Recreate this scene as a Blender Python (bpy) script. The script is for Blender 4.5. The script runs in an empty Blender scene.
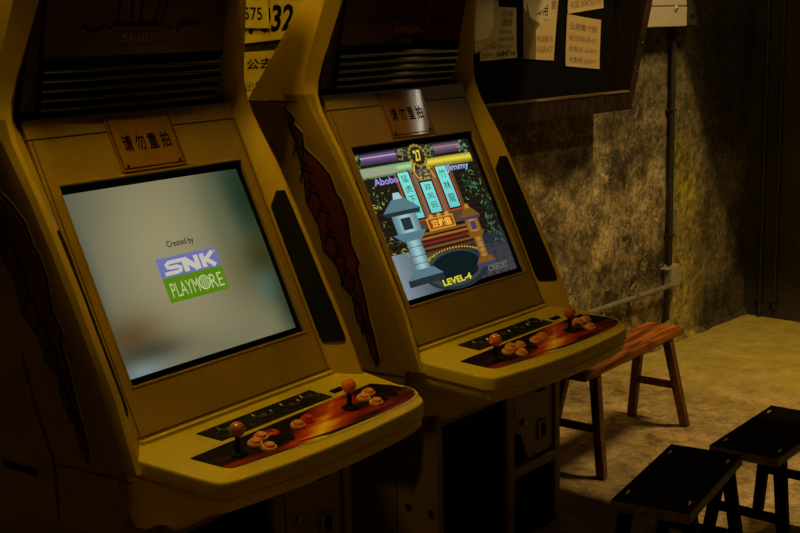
import bpy, math, random
from mathutils import Vector, Matrix
random.seed(7)
SC = bpy.context.scene
COL = SC.collection
PI = math.pi

# ------------------------------------------------------------------ colour / materials
def lin(c):
    return tuple(((v/255.0)/12.92 if v/255.0 <= .04045 else ((v/255.0+.055)/1.055)**2.4) for v in c)

def rgba(c): return (c[0], c[1], c[2], 1.0)

def mat(name, col, rough=.5, metal=0.0, var=.15, scale=8.0, bump=0.0, bscale=40.0, coat=0.0, col2=None, spec=.5, detail=6.0, emit=None, estr=0.0, trans=0.0):
    m = bpy.data.materials.new(name); m.use_nodes = True
    nt = m.node_tree; N = nt.nodes; L = nt.links
    b = N['Principled BSDF']
    tc = N.new('ShaderNodeTexCoord')
    nz = N.new('ShaderNodeTexNoise'); nz.inputs['Scale'].default_value = scale; nz.inputs['Detail'].default_value = detail
    nz.inputs['Roughness'].default_value = .65
    L.new(tc.outputs['Object'], nz.inputs['Vector'])
    rp = N.new('ShaderNodeValToRGB')
    c2 = col2 if col2 else tuple(v*(1-var) for v in col)
    rp.color_ramp.elements[0].position = .35; rp.color_ramp.elements[0].color = rgba(c2)
    rp.color_ramp.elements[1].position = .65; rp.color_ramp.elements[1].color = rgba(col)
    L.new(nz.outputs['Fac'], rp.inputs['Fac']); L.new(rp.outputs['Color'], b.inputs['Base Color'])
    b.inputs['Roughness'].default_value = rough; b.inputs['Metallic'].default_value = metal
    b.inputs['Specular IOR Level'].default_value = spec
    if coat: b.inputs['Coat Weight'].default_value = coat; b.inputs['Coat Roughness'].default_value = .08
    if trans: b.inputs['Transmission Weight'].default_value = trans
    if bump:
        n2 = N.new('ShaderNodeTexNoise'); n2.inputs['Scale'].default_value = bscale; n2.inputs['Detail'].default_value = 8
        L.new(tc.outputs['Object'], n2.inputs['Vector'])
        bp = N.new('ShaderNodeBump'); bp.inputs['Strength'].default_value = bump; bp.inputs['Distance'].default_value = .01
        L.new(n2.outputs['Fac'], bp.inputs['Height']); L.new(bp.outputs['Normal'], b.inputs['Normal'])
    if emit:
        b.inputs['Emission Color'].default_value = rgba(emit); b.inputs['Emission Strength'].default_value = estr
    return m

def screen_mat():
    m = bpy.data.materials.new('lit_screen'); m.use_nodes = True
    nt = m.node_tree; N = nt.nodes; L = nt.links
    b = N['Principled BSDF']; b.inputs['Base Color'].default_value = (.01, .01, .01, 1); b.inputs['Roughness'].default_value = .2
    b.inputs['Specular IOR Level'].default_value = .3
    a = N.new('ShaderNodeVertexColor'); a.layer_name = 'Col'
    L.new(a.outputs['Color'], b.inputs['Emission Color']); b.inputs['Emission Strength'].default_value = 1.0
    return m

def flame_mat():
    """printed flame sticker of the control panel: black at the back edge, red to orange, yellow burst in the middle"""
    m = bpy.data.materials.new('flame_print'); m.use_nodes = True
    nt = m.node_tree; N = nt.nodes; L = nt.links
    b = N['Principled BSDF']; b.inputs['Roughness'].default_value = .55; b.inputs['Specular IOR Level'].default_value = .08
    tc = N.new('ShaderNodeTexCoord'); sp = N.new('ShaderNodeSeparateXYZ'); L.new(tc.outputs['Object'], sp.inputs[0])
    def math_(op, a, c=None):
        n = N.new('ShaderNodeMath'); n.operation = op
        for i, v in enumerate((a, c)):
            if v is None: continue
            if isinstance(v, (int, float)): n.inputs[i].default_value = v
            else: L.new(v, n.inputs[i])
        return n.outputs[0]
    x = sp.outputs[0]; y = math_('MULTIPLY', sp.outputs[1], -1.0)
    mp = N.new('ShaderNodeMapping'); mp.inputs['Rotation'].default_value = (0, 0, .35); mp.inputs['Scale'].default_value = (5, 38, 1)
    L.new(tc.outputs['Object'], mp.inputs['Vector'])
    nz = N.new('ShaderNodeTexNoise'); nz.inputs['Scale'].default_value = 1.0; nz.inputs['Detail'].default_value = 3
    L.new(mp.outputs[0], nz.inputs['Vector'])
    # slanting burst axis through the middle
    ax = math_('ABSOLUTE', math_('SUBTRACT', math_('SUBTRACT', x, .07), math_('MULTIPLY', math_('SUBTRACT', .24, y), 1.6)))
    burst = math_('SUBTRACT', 1.0, math_('MULTIPLY', ax, 7.0))
    v = math_('DIVIDE', math_('SUBTRACT', y, .15), .14)
    f = math_('ADD', math_('MULTIPLY', v, .36), math_('MULTIPLY', math_('MAXIMUM', burst, 0.0), .50))
    f = math_('ADD', f, math_('MULTIPLY', math_('SUBTRACT', nz.outputs['Fac'], .5), .75))
    rp = N.new('ShaderNodeValToRGB'); cr = rp.color_ramp
    cr.elements[0].position = .05; cr.elements[0].color = (.008, .004, .003, 1)
    cr.elements[1].position = .80; cr.elements[1].color = (1.0, .78, .12, 1)
    for p, c in ((.24, (.015, .004, .002)), (.40, (.30, .025, .008)), (.56, (.55, .07, .012)), (.68, (.90, .36, .03))):
        e = cr.elements.new(p); e.color = rgba(c)
    L.new(f, rp.inputs['Fac']); L.new(rp.outputs['Color'], b.inputs['Base Color'])
    return m

def wall_mat():
    m = bpy.data.materials.new('old_plaster'); m.use_nodes = True
    nt = m.node_tree; N = nt.nodes; L = nt.links
    b = N['Principled BSDF']; b.inputs['Roughness'].default_value = .85
    tc = N.new('ShaderNodeTexCoord')
    def noise(s, d, r=.6, dist=0):
        n = N.new('ShaderNodeTexNoise'); n.inputs['Scale'].default_value = s; n.inputs['Detail'].default_value = d
        n.inputs['Roughness'].default_value = r; n.inputs['Distortion'].default_value = dist
        L.new(tc.outputs['Object'], n.inputs['Vector']); return n.outputs['Fac']
    def ramp(f, pts):
        r = N.new('ShaderNodeValToRGB'); cr = r.color_ramp
        cr.elements[0].position = pts[0][0]; cr.elements[0].color = rgba(pts[0][1])
        cr.elements[1].position = pts[-1][0]; cr.elements[1].color = rgba(pts[-1][1])
        for p, c in pts[1:-1]:
            e = cr.elements.new(p); e.color = rgba(c)
        L.new(f, r.inputs['Fac']); return r.outputs['Color']
    def mix(f, a, c, mode='MIX'):
        n = N.new('ShaderNodeMix'); n.data_type = 'RGBA'; n.blend_type = mode
        if isinstance(f, (int, float)): n.inputs[0].default_value = f
        else: L.new(f, n.inputs[0])
        L.new(a, n.inputs[6]); L.new(c, n.inputs[7]); return n.outputs[2]
    base = ramp(noise(2.6, 12, .76, .1), [(.40, (.055, .040, .015)), (.5, (.32, .24, .11)), (.60, (.72, .57, .28))])
    fine = ramp(noise(30, 10, .8, .15), [(.43, (.10, .09, .07)), (.57, (1, 1, 1))])
    base = mix(.75, base, fine, 'MULTIPLY')
    scr = ramp(noise(9, 3, .5, 2.2), [(.478, (0, 0, 0)), (.5, (1, 1, 1)), (.522, (0, 0, 0))])
    pale = ramp(noise(5, 2), [(.4, (.35, .28, .16)), (.6, (.75, .62, .38))])
    gate = ramp(noise(5.1, 4), [(.50, (0, 0, 0)), (.56, (.85, .85, .85))])
    msk = mix(1.0, scr, gate, 'MULTIPLY')
    base = mix(msk, base, pale)
    spk = ramp(noise(38, 4, .6), [(.66, (0, 0, 0)), (.72, (.7, .7, .7))])
    base = mix(spk, base, pale)
    # yellow green colour in a patch near the corner (x about 5.6 .. 6.4)
    sx = N.new('ShaderNodeSeparateXYZ'); L.new(tc.outputs['Object'], sx.inputs[0])
    mr = N.new('ShaderNodeMapRange'); mr.inputs[1].default_value = 5.56; mr.inputs[2].default_value = 5.68; L.new(sx.outputs[0], mr.inputs[0])
    m2 = N.new('ShaderNodeMapRange'); m2.inputs[1].default_value = 5.84; m2.inputs[2].default_value = 5.98; m2.inputs[3].default_value = 1.0; m2.inputs[4].default_value = .10; L.new(sx.outputs[0], m2.inputs[0])
    m3 = N.new('ShaderNodeMapRange'); m3.inputs[1].default_value = .9; m3.inputs[2].default_value = 1.4; m3.inputs[3].default_value = 1.0; m3.inputs[4].default_value = .15; L.new(sx.outputs[2], m3.inputs[0])
    mb_ = N.new('ShaderNodeMath'); mb_.operation = 'MULTIPLY'; L.new(mr.outputs[0], mb_.inputs[0]); L.new(m2.outputs[0], mb_.inputs[1])
    mc_ = N.new('ShaderNodeMath'); mc_.operation = 'MULTIPLY'; L.new(mb_.outputs[0], mc_.inputs[0]); L.new(m3.outputs[0], mc_.inputs[1])
    mg = ramp(noise(3.5, 8, .7, 1), [(.38, (0, 0, 0)), (.6, (.9, .9, .9))])
    mm = N.new('ShaderNodeMath'); mm.operation = 'MULTIPLY'; L.new(mc_.outputs[0], mm.inputs[0]); L.new(mg, mm.inputs[1])
    green = ramp(noise(20, 6), [(.38, (.10, .08, .004)), (.6, (.62, .52, .03))])
    base = mix(mm.outputs[0], base, green)
    # shade painted into plaster, darker beyond the conduit and high up under the boxes
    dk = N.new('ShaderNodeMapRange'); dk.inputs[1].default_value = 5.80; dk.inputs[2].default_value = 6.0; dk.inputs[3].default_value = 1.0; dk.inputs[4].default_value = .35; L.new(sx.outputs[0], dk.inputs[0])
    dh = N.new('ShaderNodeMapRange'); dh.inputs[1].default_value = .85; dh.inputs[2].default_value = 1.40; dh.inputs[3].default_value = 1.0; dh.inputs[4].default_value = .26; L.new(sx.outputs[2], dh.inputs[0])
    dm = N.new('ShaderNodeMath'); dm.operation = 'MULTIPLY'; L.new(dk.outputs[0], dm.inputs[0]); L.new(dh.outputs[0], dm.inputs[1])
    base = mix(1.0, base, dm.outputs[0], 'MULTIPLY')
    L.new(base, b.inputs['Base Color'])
    bp = N.new('ShaderNodeBump'); bp.inputs['Strength'].default_value = .6; bp.inputs['Distance'].default_value = .02
    L.new(noise(12, 10, .7, .8), bp.inputs['Height']); L.new(bp.outputs['Normal'], b.inputs['Normal'])
    return m

def floor_mat():
    m = bpy.data.materials.new('stained_concrete'); m.use_nodes = True
    nt = m.node_tree; N = nt.nodes; L = nt.links
    b = N['Principled BSDF']
    tc = N.new('ShaderNodeTexCoord')
    def noise(s, d, r=.6, dist=0):
        n = N.new('ShaderNodeTexNoise'); n.inputs['Scale'].default_value = s; n.inputs['Detail'].default_value = d
        n.inputs['Roughness'].default_value = r; n.inputs['Distortion'].default_value = dist
        L.new(tc.outputs['Object'], n.inputs['Vector']); return n.outputs['Fac']
    def ramp(f, pts):
        r = N.new('ShaderNodeValToRGB'); cr = r.color_ramp
        cr.elements[0].position = pts[0][0]; cr.elements[0].color = rgba(pts[0][1])
        cr.elements[1].position = pts[-1][0]; cr.elements[1].color = rgba(pts[-1][1])
        for p, c in pts[1:-1]:
            e = cr.elements.new(p); e.color = rgba(c)
        L.new(f, r.inputs['Fac']); return r.outputs['Color']
    def mix(f, a, c, mode='MIX'):
        n = N.new('ShaderNodeMix'); n.data_type = 'RGBA'; n.blend_type = mode
        if isinstance(f, (int, float)): n.inputs[0].default_value = f
        else: L.new(f, n.inputs[0])
        L.new(a, n.inputs[6]); L.new(c, n.inputs[7]); return n.outputs[2]
    base = ramp(noise(1.6, 10, .68, .5), [(.36, (.22, .14, .05)), (.5, (.46, .32, .13)), (.64, (.70, .50, .23))])
    fine = ramp(noise(22, 10, .75, 1.0), [(.40, (.30, .27, .22)), (.60, (1, 1, 1))])
    base = mix(.7, base, fine, 'MULTIPLY')
    dark = ramp(noise(7, 8, .7, 1.6), [(.50, (1, 1, 1)), (.62, (.35, .31, .24))])
    base = mix(.8, base, dark, 'MULTIPLY')
    # an olive zone of the floor farther along the room (x > 4.9)
    sx = N.new('ShaderNodeSeparateXYZ'); L.new(tc.outputs['Object'], sx.inputs[0])
    ad = N.new('ShaderNodeMath'); ad.operation = 'ADD'; L.new(sx.outputs[0], ad.inputs[0]); L.new(noise(2.0, 4), ad.inputs[1])
    mr = N.new('ShaderNodeMapRange'); mr.inputs[1].default_value = 5.1; mr.inputs[2].default_value = 6.0; mr.inputs[4].default_value = .8
    L.new(ad.outputs[0], mr.inputs[0])
    ol = ramp(noise(9, 9, .7), [(.35, (.36, .27, .035)), (.65, (.62, .47, .085))])
    base = mix(mr.outputs[0], base, ol)
    L.new(base, b.inputs['Base Color'])
    rr = N.new('ShaderNodeMapRange'); rr.inputs[3].default_value = .5; rr.inputs[4].default_value = .85
    L.new(noise(3, 5), rr.inputs[0]); L.new(rr.outputs[0], b.inputs['Roughness'])
    bp = N.new('ShaderNodeBump'); bp.inputs['Strength'].default_value = .5; bp.inputs['Distance'].default_value = .015
    L.new(noise(16, 10, .7, .5), bp.inputs['Height']); L.new(bp.outputs['Normal'], b.inputs['Normal'])
    return m

def wood_mat(name, dark, light, rough, sx=(2, 30, 30), coat=0, spec=.3):
    m = bpy.data.materials.new(name); m.use_nodes = True
    nt = m.node_tree; N = nt.nodes; L = nt.links
    b = N['Principled BSDF']; b.inputs['Roughness'].default_value = rough; b.inputs['Specular IOR Level'].default_value = spec
    if coat: b.inputs['Coat Weight'].default_value = coat; b.inputs['Coat Roughness'].default_value = .15
    tc = N.new('ShaderNodeTexCoord'); mp = N.new('ShaderNodeMapping'); mp.inputs['Scale'].default_value = sx
    L.new(tc.outputs['Object'], mp.inputs['Vector'])
    nz = N.new('ShaderNodeTexNoise'); nz.inputs['Scale'].default_value = 1.5; nz.inputs['Detail'].default_value = 8; nz.inputs['Distortion'].default_value = .8
    L.new(mp.outputs[0], nz.inputs['Vector'])
    rp = N.new('ShaderNodeValToRGB'); rp.color_ramp.elements[0].position = .35; rp.color_ramp.elements[0].color = rgba(dark)
    rp.color_ramp.elements[1].position = .68; rp.color_ramp.elements[1].color = rgba(light)
    L.new(nz.outputs['Fac'], rp.inputs['Fac']); L.new(rp.outputs['Color'], b.inputs['Base Color'])
    bp = N.new('ShaderNodeBump'); bp.inputs['Strength'].default_value = .25; bp.inputs['Distance'].default_value = .003
    L.new(nz.outputs['Fac'], bp.inputs['Height']); L.new(bp.outputs['Normal'], b.inputs['Normal'])
    return m

M = {}
M['shell'] = mat('aged_yellow_plastic', (.58, .38, .035), .42, var=.22, scale=3, bump=.06, bscale=60)
M['bezel'] = mat('aged_tan_plastic', (.40, .245, .02), .40, var=.25, scale=4, bump=.05, bscale=70)
M['cp'] = mat('olive_yellow_enamel', (.72, .54, .025), .42, var=.18, scale=5, bump=.05, bscale=80)
M['side'] = mat('brown_laminate', (.26, .155, .03), .5, var=.3, scale=3, bump=.05)
M['base'] = mat('painted_steel_tan', (.20, .125, .03), .5, var=.3, scale=4, bump=.05)
M['black'] = mat('black_plastic', (.012, .011, .010), .35, var=.3, spec=.1)
M['matte'] = mat('matte_black', (.006, .006, .006), .8, var=.3, spec=.1)
M['gloss'] = mat('gloss_black_acrylic', (.004, .0035, .003), .14, var=.2, spec=.5)
M['mesh'] = mat('speaker_foam', (.010, .009, .008), .9, bump=.5, bscale=400, spec=.1)
M['groove'] = mat('seam_shadow_gap', (.03, .018, .008), .8)
M['chrome'] = mat('worn_chrome', (.7, .68, .62), .25, 1.0, var=.3, scale=30)
M['steel'] = mat('dull_steel', (.35, .33, .3), .4, 1.0, var=.3, scale=30)
M['plate'] = mat('brass_toned_plate', (.36, .17, .03), .05, var=.2, scale=10)
M['ink'] = mat('black_ink', (.004, .004, .004), .9, spec=.05)
M['inkblue'] = mat('faded_ink', (.05, .04, .03), .7)
M['red_film'] = mat('dark_red_backing', (.09, .016, .003), .2, var=.45, scale=5, spec=.3)
M['red_line'] = mat('dim_red_letter', (.30, .07, .02), .3)
M['grey_line'] = mat('dim_grey_letter', (.12, .12, .09), .4)
M['artred'] = mat('dark_red_vinyl', (.10, .010, .006), .5, var=.5, scale=20)
M['artedge'] = mat('pale_vinyl_edge', (.30, .22, .12), .5)
M['flame'] = flame_mat()
M['sidemesh'] = mat('brown_perforated_mesh', (.16, .11, .025), .6, var=.75, scale=260, bump=.3, bscale=300, detail=1)
M['card'] = mat('dark_printed_strip', (.022, .018, .008), .5, var=.8, scale=60, spec=.08)
M['white'] = mat('white_line_print', (.75, .68, .55), .4)
M['ball'] = mat('orange_ball', (.92, .20, .015), .18, var=.08, coat=.5)
M['ballclear'] = mat('dull_amber_ball', (.55, .16, .035), .2, var=.2, coat=.4)
M['btn'] = mat('salmon_button', (.95, .33, .12), .3, var=.1, coat=.2)
M['btnrim'] = mat('pale_salmon_rim', (.95, .48, .24), .3, var=.1)
M['btnred'] = mat('red_button', (.70, .05, .02), .3, var=.1, coat=.2)
M['screen'] = screen_mat()
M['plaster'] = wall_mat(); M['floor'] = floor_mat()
M['darkwall'] = mat('unlit_dark_wall', (.035, .028, .016), .9, var=.5, scale=4, bump=.4, bscale=12)  # lack of light on the end wall put into the dark colour
M['ceil'] = mat('dark_ceiling', (.03, .026, .02), .9, var=.3)
M['bench'] = wood_mat('red_brown_bench_wood', (.07, .017, .005), (.42, .13, .014), .5, (2.5, 26, 26), 0, .12)
M['benchleg'] = wood_mat('brown_leg_wood', (.05, .018, .007), (.20, .075, .022), .5, (26, 26, 2.5))
M['stool'] = wood_mat('black_lacquered_wood', (.0015, .0011, .0008), (.004, .003, .002), .6, (3, 30, 30), 0, .015)
M['stooledge'] = wood_mat('worn_lit_edge', (.03, .018, .009), (.10, .055, .02), .5, (3, 30, 30), 0, .15)  # seat sides: wear plus the light on them put into a paler colour
M['tenon'] = mat('tenon_end_glint', (.35, .22, .10), .5)  # tenon marks, their glint put into the pale colour
M['frame'] = wood_mat('near_black_board_wood', (.012, .008, .005), (.040, .024, .012), .5, (20, 20, 2), 0, .15)
M['ledge'] = wood_mat('pale_board_ledge', (.05, .032, .016), (.17, .11, .055), .5, (2, 20, 20))  # ledge strip, paler than the frame
M['board'] = mat('black_pinboard', (.004, .0035, .003), .9, bump=.1, spec=.02)
M['paper'] = mat('yellowed_paper', (.30, .225, .10), .8, var=.22, scale=9)
M['paper2'] = mat('grey_yellow_paper', (.22, .18, .085), .8, var=.3, scale=9)
M['paper3'] = mat('tan_paper', (.33, .235, .105), .8, var=.15, scale=9)
M['paperw'] = mat('dirty_white_paper', (.32, .28, .19), .8, var=.12, scale=6)
M['paperbrown'] = mat('stained_brown_paper', (.09, .055, .018), .8, var=.5, scale=12)
M['papery'] = mat('bright_yellow_paper', (.78, .60, .10), .8, var=.15, scale=9)
M['inkbrown'] = mat('faded_brown_ink', (.17, .09, .03), .7)
M['pipe'] = mat('grey_pipe', (.24, .21, .15), .45, var=.35, scale=12)
M['conduit'] = mat('dark_conduit', (.025, .021, .012), .5, var=.4, scale=14)
M['boxwhite'] = mat('off_white_plastic', (.38, .33, .25), .45, var=.06, scale=3)
M['darkbox'] = mat('dark_green_grey_box', (.035, .03, .015), .6, spec=.15)
M['lampbody'] = mat('lamp_enamel', (.5, .48, .42), .4)
M['tube'] = mat('lit_tube', (.9, .9, .85), .4, emit=(1, .90, .66), estr=11.0)
M['bulb'] = mat('lit_bulb', (.9, .8, .5), .4, emit=(1, .66, .22), estr=6.0)

# ------------------------------------------------------------------ mesh builder
class MB:
    def __init__(s): s.v = []; s.f = []; s.m = []; s.c = []; s.cur = 0
    def face(s, idx, m=None, col=None): s.f.append(tuple(idx)); s.m.append(s.cur if m is None else m); s.c.append(col)
    def add(s, verts, faces, m=None, col=None):
        o = len(s.v); s.v += [tuple(v) for v in verts]
        for f in faces: s.face([o+i for i in f], m, col)
    def box(s, a, b, m=None):
        x0, y0, z0 = a; x1, y1, z1 = b
        s.add([(x0,y0,z0),(x1,y0,z0),(x1,y1,z0),(x0,y1,z0),(x0,y0,z1),(x1,y0,z1),(x1,y1,z1),(x0,y1,z1)],
              [(0,3,2,1),(4,5,6,7),(0,1,5,4),(1,2,6,5),(2,3,7,6),(3,0,4,7)], m)
    def ubox(s, u0, u1, d0, d1, z0, z1, m=None):      # cabinet local: u right, d towards the player
        s.box((min(u0,u1), -max(d0,d1), min(z0,z1)), (max(u0,u1), -min(d0,d1), max(z0,z1)), m)
    def hexa(s, p, m=None):                            # 8 points: bottom ring, top ring
        s.add(p, [(0,3,2,1),(4,5,6,7),(0,1,5,4),(1,2,6,5),(2,3,7,6),(3,0,4,7)], m)
    def prism(s, bot, top, m=None, mtop=None):
        n = len(bot); s.add(list(bot)+list(top), [tuple(range(n-1,-1,-1))], m)
        o = len(s.v)-2*n
        s.face([o+n+i for i in range(n)], mtop if mtop is not None else m)
        for i in range(n): s.face((o+i, o+(i+1)%n, o+n+(i+1)%n, o+n+i), m)
    def rings(s, rs, m=None, cap0=True, cap1=True, closed=True):
        n = len(rs[0]); o = len(s.v)
        for r in rs: s.v += [tuple(p) for p in r]
        for k in range(len(rs)-1):
            for i in range(n if closed else n-1):
                j = (i+1) % n
                s.face((o+k*n+i, o+k*n+j, o+(k+1)*n+j, o+(k+1)*n+i), m)
        if cap0: s.face([o+i for i in range(n-1,-1,-1)], m)
        if cap1: s.face([o+(len(rs)-1)*n+i for i in range(n)], m)
    def lathe(s, prof, org, ax=(0,0,1), n=24, m=None):
        ax = Vector(ax).normalized(); e = ax.orthogonal().normalized(); g = ax.cross(e); org = Vector(org)
        s.rings([[org+ax*h+(e*math.cos(2*PI*i/n)+g*math.sin(2*PI*i/n))*max(r,1e-5) for i in range(n)] for r, h in prof], m)
    def tube(s, pts, r, n=12, m=None):
        pts = [Vector(p) for p in pts]; rs = []; up = None
        for i, p in enumerate(pts):
            t = (pts[min(i+1,len(pts)-1)]-pts[max(i-1,0)]).normalized()
            e = t.orthogonal().normalized() if up is None else (up-t*up.dot(t)).normalized()
            up = e; g = t.cross(e)
            rs.append([p+(e*math.cos(2*PI*k/n)+g*math.sin(2*PI*k/n))*r for k in range(n)])
        s.rings(rs, m)
    def build(s, name, mats, parent=None, smooth=False, bevel=0, cols=False, angle=40):
        me = bpy.data.meshes.new(name); me.from_pydata(s.v, [], s.f)
        if not isinstance(mats, (list, tuple)): mats = [mats]
        for x in mats: me.materials.append(M[x] if isinstance(x, str) else x)
        me.polygons.foreach_set('material_index', s.m)
        if cols:
            a = me.color_attributes.new('Col', 'FLOAT_COLOR', 'CORNER'); k = 0
            for fi, f in enumerate(s.f):
                c = s.c[fi]
                for j in range(len(f)):
                    cc = (0, 0, 0) if c is None else (c[j] if isinstance(c[0], (tuple, list)) else c)
                    a.data[k].color = (cc[0], cc[1], cc[2], 1); k += 1
        me.update()
        if not cols:
            import bmesh
            bm = bmesh.new(); bm.from_mesh(me); bmesh.ops.recalc_face_normals(bm, faces=bm.faces); bm.to_mesh(me); bm.free()
        if smooth:
            me.polygons.foreach_set('use_smooth', [True]*len(me.polygons))
            me.set_sharp_from_angle(angle=math.radians(angle))
        o = bpy.data.objects.new(name, me); COL.objects.link(o)
        if parent: o.parent = parent
        if bevel:
            b = o.modifiers.new('bevel', 'BEVEL'); b.width = bevel; b.segments = 3; b.limit_method = 'ANGLE'; b.angle_limit = math.radians(36)
            me.polygons.foreach_set('use_smooth', [True]*len(me.polygons))
            me.set_sharp_from_angle(angle=math.radians(60)) if False else None
            w = o.modifiers.new('wn', 'WEIGHTED_NORMAL'); w.keep_sharp = True
        return o

def thing(name, label, cat, loc=(0,0,0), rz=0, group=None):
    o = bpy.data.objects.new(name, None); COL.objects.link(o); o.empty_display_size = .1
    o.location = loc; o.rotation_euler = (0, 0, rz); o['label'] = label; o['category'] = cat
    if group: o['group'] = group
    return o
def tag(o, label, cat, group=None):
    o['label'] = label; o['category'] = cat
    if group: o['group'] = group
    return o
def struct(o): o['kind'] = 'structure'; return o

_tc = {}
def glyphs(txt, bold=0.0, shear=0.0):
    """outline of a text as (verts2d, faces), normalised to its own box 0..1 x 0..1, plus aspect"""
    k = (txt, bold, shear)
    if k in _tc: return _tc[k]
    cu = bpy.data.curves.new('tmp', 'FONT'); cu.body = txt; cu.size = 1; cu.offset = bold; cu.shear = shear; cu.resolution_u = 2
    ob = bpy.data.objects.new('tmp', cu); COL.objects.link(ob)
    dg = bpy.context.evaluated_depsgraph_get(); dg.update()
    me = ob.evaluated_get(dg).to_mesh()
    vs = [(v.co.x, v.co.y) for v in me.vertices]; fs = [tuple(p.vertices) for p in me.polygons]
    ob.evaluated_get(dg).to_mesh_clear()
    bpy.data.objects.remove(ob); bpy.data.curves.remove(cu)
    if not vs: r = ([], [], 1)
    else:
        x0 = min(v[0] for v in vs); x1 = max(v[0] for v in vs); y0 = min(v[1] for v in vs); y1 = max(v[1] for v in vs)
        r = ([((x-x0)/(x1-x0), (y-y0)/(y1-y0)) for x, y in vs], fs, (x1-x0)/(y1-y0))
    _tc[k] = r; return r
def put_text(mb, txt, fn, s0, t0, s1, t1, m=None, col=None, bold=0.0, shear=0.0):
    """text filling the box (s0,t0)-(s1,t1); fn(s,t)->point; t0 = bottom"""
    vs, fs, _ = glyphs(txt, bold, shear)
    mb.add([fn(s0+(s1-s0)*x, t0+(t1-t0)*y) for x, y in vs], fs, m, col)
def stroke(mb, pts, w, fn, m=None, col=None):
    """flat ribbon along 2-D points"""
    n = len(pts); L_ = []
    for i in range(n):
        a = pts[max(i-1,0)]; b = pts[min(i+1,n-1)]
        dx, dy = b[0]-a[0], b[1]-a[1]; l = math.hypot(dx, dy) or 1
        ww = w[i] if isinstance(w, (list, tuple)) else w
        nx, ny = -dy/l*ww/2, dx/l*ww/2
        L_ += [fn(pts[i][0]+nx, pts[i][1]+ny), fn(pts[i][0]-nx, pts[i][1]-ny)]
    mb.add(L_, [(2*i, 2*i+1, 2*i+3, 2*i+2) for i in range(n-1)], m, col)

# ------------------------------------------------------------------ arcade cabinet
# plane of the monitor bezel in the side view: (d, z) from P0 upwards along T, facing the player along NV
P0 = (-.0092, .919); _t = (-.2052, .4463); _l = math.hypot(*_t); T = (_t[0]/_l, _t[1]/_l); NV = (T[1], -T[0])
def bz(u, s, off=0.0):         # point on bezel plane, s = distance up the slope from P0
    return (u, -(P0[0]+T[0]*s+NV[0]*off), P0[1]+T[1]*s+NV[1]*off)
def cpz(d): return .811-.138*d
def cpf(off): return lambda u, d: (u, -d, cpz(d)+off)

# stations: z, ridge (u,d), inner (u,d), outer (u,d)
ST = [(.770, .400, .112, .333, .052, .41, .085),
      (.803, .398, .098, .333, .043, .41, .070),
      (.925, .393, .051, .333, -.012, .41, .020),
      (1.055, .391, -.014, .334, -.072, .41, -.045),
      (1.150, .390, -.060, .335, -.116, .41, -.092),
      (1.243, .390, -.108, .335, -.159, .41, -.140),
      (1.347, .390, -.164, .336, -.208, .41, -.198),
      (1.420, .389, -.210, .337, -.245, .41, -.246),
      (1.475, .388, -.243, .338, -.276, .41, -.285),
      (1.520, .385, -.260, .338, -.302, .41, -.318),
      (1.560, .378, -.262, .333, -.300, .406, -.320),
      (1.610, .367, -.252, .326, -.290, .400, -.310),
      (1.690, .346, -.232, .312, -.266, .386, -.286),
      (1.780, .325, -.208, .300, -.242, .370, -.258),
      (1.870, .310, -.180, .290, -.215, .355, -.230),
      (1.950, .300, -.160, .285, -.200, .345, -.205),
      (2.110, .298, -.115, .283, -.160, .343, -.165)]

def side_frame(par, sg):
    mb = MB()
    rs = []
    for z, ru, rd, iu, idd, ou, od in ST:
        # profile through the rail: outer face back edge, outer seam, rounded ridge, inner edge, tucked behind
        pts = [(ou, od-.05), (ou, od), (ou-.004, od+(rd-od)*.55), (ru+.004, rd-.004), (ru-.006, rd+.001), (ru-.014, rd-.005),
               (iu+.006, idd+.006), (iu, idd-.004), (iu, idd-.05)]
        rs.append([(sg*u, -d, z) for u, d in pts])
    mb.rings(rs, 0)
    for k in range(len(ST)-1):
        if ST[k+1][0] < 1.53:
            for i in (0, 1, 2): mb.m[k*9+i] = 1
    # side panel from the seam back to the rear
    front = [(od-.02, z) for z, _, _, _, _, ou, od in ST if z <= 1.5]
    low = [(-.02, .745), (.06, .70), (.10, .62), (.10, .60)]
    poly = [(-.70, .60), (.02, .60), (.045, .66), (.055, .745), (.060, .770)] + front[1:] + [(-.335, 1.498), (-.512, 1.498), (-.70, 1.30)]
    o0 = [(sg*.409, -d, z) for d, z in poly]; i0 = [(sg*.385, -d, z) for d, z in poly]
    mb.prism(o0, i0, 1)
    # head side above the horizontal seam
    hp = [(-.515, 1.502), (-.315, 1.502)] + [(od-.01, z) for z, _, _, _, _, ou, od in ST if z > 1.51] + [(-.20, 2.10), (-.25, 1.95), (-.314, 1.78), (-.44, 1.60)]
    def hu(z): return .405 if z < 1.52 else .405-(z-1.52)*.14
    mb.prism([(sg*hu(z), -d, z) for d, z in hp], [(sg*(hu(z)-.022), -d, z) for d, z in hp], 0)
    # dark seams
    f = lambda d, z: (sg*.4105, -d, z)
    stroke(mb, [(-.515, 1.4995), (-.31, 1.4995)], .004, f, 2)
    stroke(mb, [(-.15, .745), (.10, .752)], .004, f, 2)
    stroke(mb, [(-.25, 1.00), (-.235, .93), (-.205, .84), (-.165, .75), (-.165, .61)], .006, f, 2)
    o = mb.build('side_frame', ['shell', 'side', 'groove'], par, smooth=True, angle=28)
    return o

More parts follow.
